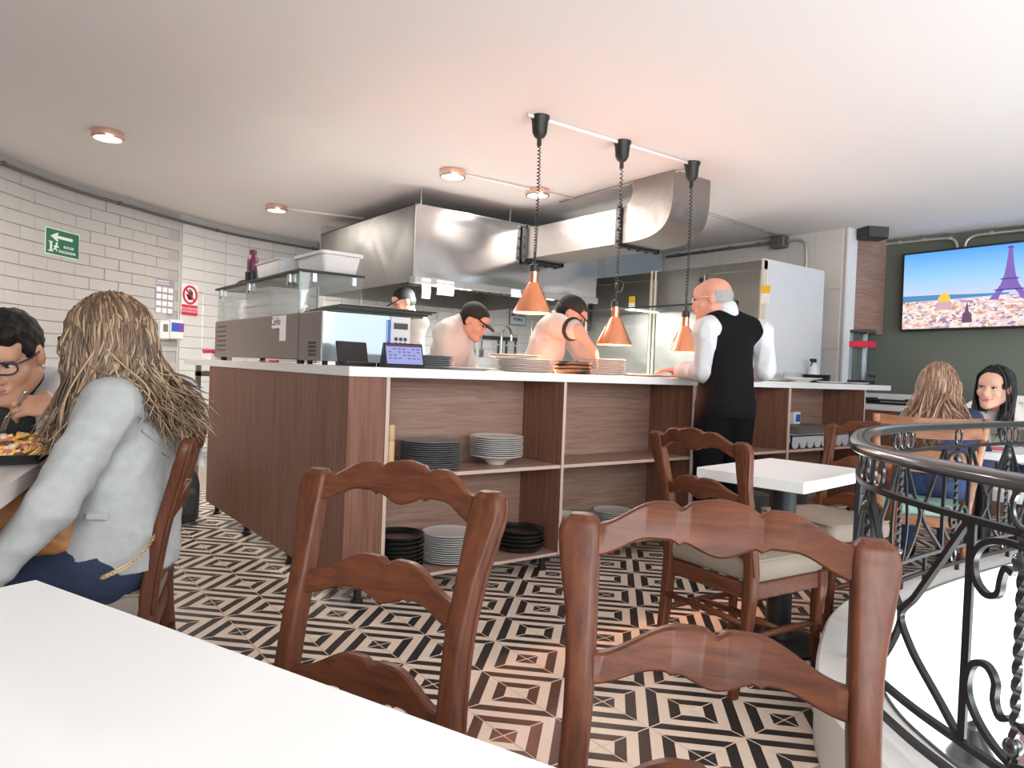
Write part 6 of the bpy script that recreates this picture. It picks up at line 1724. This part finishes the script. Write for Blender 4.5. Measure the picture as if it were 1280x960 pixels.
# ------------------------------------------------------------------ chefs
coat = plain('cream_chef_coat', (.52, .475, .45), .85, bump=.12, bscale=120, spec=.2)
def cap(parent, L, R, s, seed, tilt=0.0):
    o = sdf_object('cap', [('e', L(0, -.012, .048), [.086 * s, .106 * s, .088 * s], R, .01), ('p', L(0, 0, .028), -(R[2] - R[1] * .12))], M['black_cloth'], parent, .006, .001, 40, seed=seed)
    b = MB(); n = 14; vs = []
    for (rr_, dz) in ((.0, .0), (.0, .006)):
        for i in range(n + 1):
            a = PI * i / n; vs.append(tuple(L(-.078 * math.cos(a), .055, .036 + dz))); vs.append(tuple(L(-.070 * math.cos(a), .068 + .098 * math.sin(a) ** .7, .030 - .026 * math.sin(a) + dz)))
    m_ = 2 * (n + 1); fs = []
    for i in range(n):
        q = 2 * i; fs += [(q, q + 1, q + 3, q + 2), (m_ + q, m_ + q + 2, m_ + q + 3, m_ + q + 1), (q + 1, m_ + q + 1, m_ + q + 3, q + 3)]
    b.add(vs, fs); p = b.build('visor', M['black_cloth'], o, True); return o
M['black_cloth'] = plain('black_cloth', (.010, .010, .011), .85, bump=.2, bscale=200)
def chef(label, J, hc, hf, hu, s, seed, hands, sleeve=.92, capped=True, hairy=True):
    t = start(label, (J['pelvis'][0], J['pelvis'][1], 0)); F = J['F']; lat = np.cross(F, UPV)
    HP, L, R = head_prims(hc, hf, hu, s); TP, TR, TD = torso_prims(J)
    body = TP + arm(J, 'L') + arm(J, 'R') + legs(J) + feet(J) + [('c', J['c7'] - UPV * .02, L(0, -.03, -.05), .058, .054, .03)] + HP
    for sd, (d, n, sg, cu) in hands.items(): body += hand_prims(J['wr' + sd], d, n, sg, cu)
    finish_body(t, body, M['skin_ruddy'], .0065)
    face_parts(L, R, s, t, M['lip'], M['brow'], M['iris'], parent=t)
    TPc, _, _ = torso_prims(J, .018, 1.0, 1.0)
    cl = TPc + [('c', J['c7'] - UPV * .03, J['c7'] + (L(0, -.03, -.05) - J['c7']) * .4, .072, .064, .02), ('c', J['pelvis'] + UPV * .05, J['pelvis'] - UPV * .08, .16, .165, .05)]
    for sd in 'LR':
        if isinstance(sleeve, dict) and sleeve[sd] < 0: cl += [('c', J['sh' + sd], J['sh' + sd] + (J['el' + sd] - J['sh' + sd]) * -sleeve[sd], .074, .070, .03)]
        else: cl += arm(J, sd, .020, 1.0, sleeve if not isinstance(sleeve, dict) else sleeve[sd])
    sdf_object('chef_coat', cl, coat, t, .0075, .008, 18, seed=seed)
    sdf_object('trousers', [('e', J['pelvis'], [.172, .125, .13], (lat, F, UPV), .03)] + legs(J, .016), trs, t, .009)
    sdf_object('shoes', feet(J, .012), M['black'], t, .007)
    cap(t, L, R, s, seed)
    sdf_object('hair', [('e', L(0, -.020, .010), [.079 * s, .099 * s, .085 * s], R, .01), ('-e', L(0, .085, .0), [.10 * s, .095 * s, .13 * s], R, .01), ('-e', L(0, -.02, -.10), [.11 * s, .12 * s, .055 * s], R, .008), ('p', L(0, 0, .03), R[2])], M['black_hair'], t, .0065)
    return t, L, R, TR, TD
F = cdir(.95, -.20)
J = dict(F=F, pelvis=V(at(548, 505, 5.02)), c7=V(at(569, 402, 5.02)))
J['shR'] = V(at(556, 418, 4.88)); J['shL'] = V(at(578, 416, 5.2)); J['elR'] = V(at(556, 468, 4.84)); J['wrR'] = V(at(597, 474, 4.80)); J['elL'] = V(at(586, 466, 5.2)); J['wrL'] = V(at(612, 474, 5.1))
stand_legs(J, F)
chef('chef in cream coat and black cap bending to the right behind the counter', J, V(at(592, 402, 5.0)), cdir(.80, -.28, -.42), nrm_(cdir(.40, -.12, .85)), 1.0, 21, dict(R=(cdir(.9, -.2, -.2), UPV, -1, .6), L=(cdir(.9, -.2, -.2), UPV, 1, .6)))
F = cdir(.92, -.30)
J = dict(F=F, pelvis=V(at(664, 500, 5.12)), c7=V(at(690, 399, 5.0)))
J['shR'] = V(at(699, 407, 4.82)); J['shL'] = V(at(700, 402, 5.18)); J['elR'] = V(at(722, 413, 4.66)); J['wrR'] = V(at(741, 438, 4.66)); J['elL'] = V(at(724, 440, 5.2)); J['wrL'] = V(at(742, 452, 5.12))
stand_legs(J, F)
t, L, R, TR, TD = chef('chef in cream coat and black cap reaching over the dishes with bare forearm', J, V(at(713, 393, 4.96)), cdir(.82, -.15, -.5), nrm_(cdir(.45, -.05, .85)), 1.0, 22, dict(R=(cdir(.45, -.1, -.85), cdir(.8, -.3, .4), -1, .5), L=(cdir(.7, -.1, -.6), UPV, 1, .5)), sleeve=dict(L=.9, R=-.80))
b = MB(); e_ = J['shR'] + (J['elR'] - J['shR']) * .72; ax_ = nrm_(J['elR'] - J['shR']); T = frame(e_, tuple(np.cross(ax_, UPV)), tuple(np.cross(np.cross(ax_, UPV), ax_))); b.lathe([(.078, -.012), (.082, 0), (.078, .012)], 24, T=T); mesh_part('sleeve_trim', b, M['black_cloth'], t)
sdf_object('apron', [('e', TD(.30) + np.cross(UPV, TR[0]) * .035, [.13, .115, .22], TR, .02)], plain('navy_apron', (.012, .014, .03), .8), t, .009)
F = cdir(-.70, -.45)
J = dict(F=F, pelvis=V(at(512, 505, 6.6)), c7=V(at(513, 397, 6.6))); lat = np.cross(F, UPV)
J['pelvis'][2] = .95
J['shR'] = J['c7'] + lat * .19 - UPV * .06; J['shL'] = J['c7'] - lat * .19 - UPV * .06; J['elR'] = J['shR'] - UPV * .28 + F * .05; J['elL'] = J['shL'] - UPV * .28 + F * .05; J['wrR'] = J['elR'] + F * .24 - UPV * .02; J['wrL'] = J['elL'] + F * .24 - UPV * .02
stand_legs(J, F)
chef('chef in black cap farthest back, half hidden by the microwave', J, V(at(505, 378, 6.55)), cdir(-.75, -.40, -.3), UPV.copy(), 1.0, 23, dict(R=(F, UPV, -1, .6), L=(F, UPV, 1, .6)))

# ------------------------------------------------------------------ women on the right
F = cdir(.42, .90); lat = np.cross(F, UPV)
J = dict(F=F, pelvis=V(at(1172, 592, 4.32)), c7=V(at(1172, 512, 4.36)))
J['pelvis'][2] = .56
J['shL'] = V(at(1141, 524, 4.42)); J['shR'] = V(at(1212, 526, 4.30)); J['elL'] = V(at(1150, 575, 4.60)); J['wrL'] = V(at(1200, 566, 4.78)); J['elR'] = V(at(1228, 575, 4.34)); J['wrR'] = V(at(1236, 566, 4.66))
sit_legs(J, F, .42, .09)
hc = V(at(1173, 480, 4.42)); hf = cdir(.60, .78, -.05)
t = start('seated woman with long light-brown hair in navy sweater, seen from behind', (J['pelvis'][0], J['pelvis'][1], 0))
HP, L, R = head_prims(hc, hf, UPV.copy(), 1.05, True)
TP, TR, TD = torso_prims(J, 0, .95, .95)
finish_body(t, TP + arm(J, 'L', 0, .9) + arm(J, 'R', 0, .9) + legs(J) + feet(J) + [('c', J['c7'] - UPV * .03, L(0, -.02, -.06), .054, .048, .03)] + HP + hand_prims(J['wrL'], F, UPV, 1, .5, .92) + hand_prims(J['wrR'], F, UPV, -1, .5, .92), M['skin_fair'], .0065)
navy = plain('navy_knit', (.022, .032, .085), .85, bump=.3, bscale=260)
TPc, _, _ = torso_prims(J, .014, 1.0, 1.0)
sdf_object('sweater', TPc + arm(J, 'L', .016, 1.0, .9) + arm(J, 'R', .016, 1.0, .9), navy, t, .008, .004, 22, seed=31)
sdf_object('jeans', [('e', J['pelvis'], [.175, .13, .12], (lat, F, UPV), .03)] + legs(J, .014), plain('blue_denim', (.03, .06, .15), .85), t, .0085)
sdf_object('shoes', feet(J, .012), M['black'], t, .007)
hm2 = strand_mat('light_brown_hair', (.17, .085, .055), (.30, .175, .115), (.52, .36, .23))
sdf_object('hair_cap', [('e', L(0, -.016, .030), [.084, .105, .097], R, .01), ('-e', L(0, .09, -.03), [.075, .055, .075], R, .01), ('c', L(0, -.07, -.03), V(at(1160, 540, 4.27)), .055, .030, .05), ('c', L(.03, -.05, -.03), V(at(1196, 528, 4.27)), .05, .02, .05)], hm2[0], t, .008, .003, 50, seed=3)
long_hair(t, L, R, 1.05, [(1.4, at(1150, 548, 4.20), (.055, .02, .03), lambda d: d[0] < .5), (.9, at(1200, 535, 4.22), (.03, .02, .03), lambda d: d[0] > -.3)], hm2, 1100, 13, .012, width=.0034, wave=.010, mix=(.36, .44, .20))

F = cdir(-.42, -.90); lat = np.cross(F, UPV)
J = dict(F=F, pelvis=V(at(1282, 600, 5.15)), c7=V(at(1256, 514, 4.88)))
J['pelvis'][2] = .57
J['shR'] = V(at(1219, 530, 4.84)); J['shL'] = V(at(1291, 528, 4.84)); J['elR'] = V(at(1226, 566, 4.74)); J['wrR'] = V(at(1258, 566, 4.60)); J['elL'] = V(at(1296, 572, 4.70)); J['wrL'] = V(at(1268, 568, 4.55))
sit_legs(J, F, .40, .09)
hc = V(at(1243, 484, 4.74)); hf = cdir(-.80, -.57, -.08); hu = nrm_(cdir(.10, -.05, .98)); s = 1.14
t = start('smiling woman with black hair in cream knit cardigan facing the camera', (J['pelvis'][0], J['pelvis'][1], 0))
HP, L, R = head_prims(hc, hf, hu, s, True)
TP, TR, TD = torso_prims(J, 0, .95, .95)
finish_body(t, TP + arm(J, 'L', 0, .9) + arm(J, 'R', 0, .9) + legs(J) + feet(J) + [('c', J['c7'] - UPV * .03, L(0, -.02, -.06), .058, .054, .03)] + HP + hand_prims(J['wrL'], cdir(-.9, -.3, 0), UPV, 1, .5, .95) + hand_prims(J['wrR'], cdir(.8, -.5, 0), UPV, -1, .5, .95), M['skin_fair'], .0055)
face_parts(L, R, s, t, M['lip_rose'], M['brow'], M['iris'], smile=.007, parent=t, mw=1.35)
cream = plain('cream_knit', (.60, .57, .52), .95, bump=.8, bscale=130, vary=.18, vscale=120)
TPc, _, _ = torso_prims(J, .018, 1.0, 1.0)
upv = nrm_(J['c7'] - J['pelvis'])
sdf_object('cardigan', TPc + arm(J, 'L', .024, 1.0, .85) + arm(J, 'R', .024, 1.0, .78) + [('-e', TD(.75) + F * .15, [.05, .13, .24], (lat, F, upv), .012), ('c', J['c7'] - UPV * .03 + lat * .02, J['c7'] + UPV * .02 - lat * .02, .078, .070, .03), ('c', J['c7'] - UPV * .03, J['shL'], .088, .082, .03), ('c', J['c7'] - UPV * .03, J['shR'], .082, .080, .03), ('-c', J['c7'] + UPV * .10, J['c7'] + UPV * .2, .05, .07, .01)], cream, t, .008, .003, 40, seed=41)
top_ = plain('white_top', (.72, .71, .68), .8)
sdf_object('top', [TP[1], TP[2], ('c', TP[2][1], TP[2][1] + upv * .01, .09, .09, .04), ('-e', TD(.98) + F * .11, [.055, .10, .12], (lat, F, upv), .01)], top_, t, .008)
sdf_object('trousers', [('e', J['pelvis'], [.172, .125, .12], (lat, F, UPV), .03)] + legs(J, .014), jeans, t, .0085)
sdf_object('shoes', feet(J, .012), M['black'], t, .007)
bh = [plain('black_strands', (.010, .009, .010), .35), plain('black_strands_sheen', (.022, .020, .022), .35), plain('black_strands_soft', (.035, .032, .034), .35)]  # three near-black tones, picked at random per strand
sdf_object('hair_cap', [('e', L(0, -.018, .034), [.083 * s, .103 * s, .094 * s], R, .01), ('-e', L(0, .108, -.028), [.068 * s, .062 * s, .086 * s], R, .012), ('-e', L(.084, .0, -.012), [.02, .03, .035], R, .005), ('c', L(.055, -.045, -.05), L(.075, -.01, -.185), .038, .028, .04), ('c', L(-.055, -.045, -.05), L(-.075, -.0, -.20), .038, .030, .04)], M['black_hair'], t, .0055, .002, 60, seed=6)
long_hair(t, L, R, s, [(1, L(.072, .02, -.22), (.016, .02, .03), lambda d: d[0] > .05 and d[1] < .3), (1, L(-.075, .02, -.23), (.016, .02, .03), lambda d: d[0] < -.05 and d[1] < .3)], bh, 300, 17, .006, width=.0036, wave=.006, mix=(.5, .35, .15))
b = MB(); b.lathe([(0, 0), (.008, .002), (.006, .01)], 8); tube_part('necklace', [J['c7'] + lat * .06 * math.cos(a) + F * (.06 + .05 * math.sin(a)) + UPV * (-.01 - .07 * math.sin(a)) for a in np.linspace(0, PI, 13)], .002, plain('gold_thin', (.8, .6, .25), .3, metal=.9), t, 5)

# ================================================================== FOOD, CUTLERY AND BAGS
pc = onz(26, 565, ZL + .02)
sk = thing('serving_dish', 'black dish of mixed food in front of the man with glasses', 'dish', (pc.x, pc.y, ZL))
b = MB(); b.lathe([(0, 0), (.12, 0), (.165, .012), (.180, .030), (.176, .032), (.158, .018), (.118, .010), (0, .010)], 36); b.build('dish', M['black_ceramic'], sk, True, angle=.7)
b = MB(); b.lathe([(0, .012), (.135, .016), (.150, .022), (.147, .026), (.125, .022), (0, .020)], 32); b.build('inner_plate', M['white_ceramic'], sk, True)
cols = [plain('food_yellow', (.75, .40, .08), .5), plain('food_gold', (.80, .52, .18), .5), plain('food_pink', (.65, .16, .17), .5), plain('food_brown', (.16, .06, .035), .5), plain('food_cream', (.75, .62, .48), .5)]
b = MB()
for k in range(230):
    a, r = rng.uniform(0, 2 * PI), .125 * math.sqrt(rng.uniform(0, 1)); x, y = r * math.cos(a), r * math.sin(a); z = .024 + .045 * (1 - (r / .13) ** 2) * rng.uniform(.5, 1)
    ci = int(rng.choice(5, p=(.30, .26, .18, .14, .12)))
    T = Matrix.Translation((x, y, z)) @ Matrix.Rotation(rng.uniform(0, 6), 4, 'Z') @ Matrix.Rotation(rng.uniform(-.6, .6), 4, 'X')
    if ci < 2: b.box((0, 0, 0), (.010, .055, .010), ci, T=T, bev=.002)
    else: b.box((0, 0, 0), (.022, .028, .014), ci, T=T, bev=.005)
b.build('food', cols, sk, True, angle=.8)['kind'] = 'stuff'
def fork(label, tip, grip, roll=0.0):
    tip, grip = Vector(tip), Vector(grip); d = (grip - tip).normalized(); sde = d.cross(Vector((0, 0, 1))).normalized(); n = sde.cross(d)
    o = thing('fork', label, 'fork', tip); b = MB(); Ln = (grip - tip).length + .05
    b.tube([tuple(d * x + n * .010 * math.sin(PI * min(1, x / .09))) for x in np.linspace(.055, Ln, 14)], [.0045 if x < .6 else .0065 for x in np.linspace(0, 1, 14)], 6); b.build('handle', M['steel'], o, True)
    b = MB()
    for q in range(4): b.tube([tuple(d * x + sde * (-.009 + .006 * q) + n * .008 * math.sin(PI * x / .09)) for x in np.linspace(0, .058, 6)], .0017, 5)
    b.tube([tuple(d * .045 + n * .008 - sde * .010), tuple(d * .060 + n * .009), tuple(d * .045 + n * .008 + sde * .010)], .003, 5)
    b.build('tines', M['steel'], o, True)
gm = V(man_J['wrL']) + cdir(-.92, -.25, .02) * .10
fork('fork in the hand of the man with glasses', at(3, 541, 2.14), gm)
gw = V(woman_J['wrR']) + cdir(-.95, -.1, .05) * .09 
fork('fork in the far hand of the woman in the grey blazer', at(14, 562, 2.14), gw)
# quilted tan bag on the woman's lap
hb = V(at(14, 650, 1.86)); bt = thing('handbag', 'tan quilted handbag between the woman in grey and the table', 'bag', (hb[0], hb[1], .595))
b = MB(); nu, nv = 44, 28; vs = []
for side in (1, -1):
    for j in range(nv + 1):
        for i in range(nu + 1):
            u, v_q = i / nu * 2 - 1, j / nv * 2 - 1
            bul = max(0, (1 - abs(u) ** 4)) ** .5 * max(0, (1 - abs(v_q) ** 4)) ** .5
            qd = .009 * abs(math.sin(11 * (u + v_q * .6)) * math.sin(11 * (u - v_q * .6))) ** .5
            vs.append((u * .17, side * (bul * (.055 + qd)), .085 + v_q * .085 * (1 - .10 * u * u)))
for sd in range(2):
    o = sd * (nu + 1) * (nv + 1)
    for j in range(nv):
        for i in range(nu):
            q = (o + j * (nu + 1) + i, o + j * (nu + 1) + i + 1, o + (j + 1) * (nu + 1) + i + 1, o + (j + 1) * (nu + 1) + i); b.f.append(q if sd else q[::-1]); b.m.append(0)
b.v = vs
b.build('quilted_body', plain('tan_leather', (.36, .16, .055), .5, bump=.15, bscale=200), bt, True)
bt.rotation_euler = (0, 0, math.atan2(CR[1], CR[0]) + .15)
b = MB(); b.tube([(-.14, .0, .15), (-.10, .02, .165), (0, .03, .17), (.10, .02, .165), (.14, 0, .15)], .006, 8); b.build('strap', plain('tan_strap', (.26, .11, .04), .5), bt, True)
# grey rucksack and white cloth hanging behind the woman's chair
rk = V(at(221, 610, 4.9)); rt_ = thing('rucksack', 'small dark grey rucksack standing behind the woman\'s chair', 'bag', (rk[0], rk[1], 0))
b = MB(); loft(b, interp_secs([(0, 0, 0, .24, .16), (.03, 0, 0, .27, .19), (.25, 0, 0, .28, .20), (.33, 0, 0, .24, .17), (.39, 0, 0, .14, .10)], 16), .35, 4); b.build('body', plain('grey_nylon', (.085, .095, .10), .8, bump=.3, bscale=40), rt_, True)
b = MB(); loft(b, interp_secs([(.05, 0, -.10, .20, .05), (.20, 0, -.115, .21, .07), (.24, 0, -.10, .18, .04)], 8), .35, 4); b.build('front_pocket', plain('grey_nylon_pocket', (.07, .08, .085), .8), rt_, True)
b = MB(); b.tube([(-.04, .03, .38), (0, .03, .43), (.04, .03, .38)], .008, 8); b.build('carry_loop', M['black'], rt_, True)
wc_ = V(at(241, 566, 2.46)); b = MB(); vs = []
for j in range(9):
    for i in range(7): u, v_q = i / 6 - .5, j / 8; vs.append((u * .06 * (1 + .5 * v_q), .014 * math.sin(6 * u + 3 * v_q), -.13 * v_q + .02 * math.sin(5 * u)))
n_ = len(vs); vs2 = vs + [(x, y + .003, z) for x, y, z in vs]
fs = []
for j in range(8):
    for i in range(6): q = j * 7 + i; fs += [(q, q + 1, q + 8, q + 7), (n_ + q, n_ + q + 7, n_ + q + 8, n_ + q + 1)]
b.add(vs2, fs); simple('cloth', 'white cloth hanging on the back of the woman\'s chair', 'cloth', b, M['paper'], (wc_[0], wc_[1], wc_[2] + .07), rz=-.7, smooth=True)
b = MB(); b.box((0, 0, 0), (.09, .13, .015), bev=.005); p_ = onz(1266, 549, .76)
simple('wallet', 'red patterned purse on the table by the smiling woman', 'purse', b, plain('red_pattern', (.55, .12, .14), .5), (5.05, 1.72, .758), rz=.3)
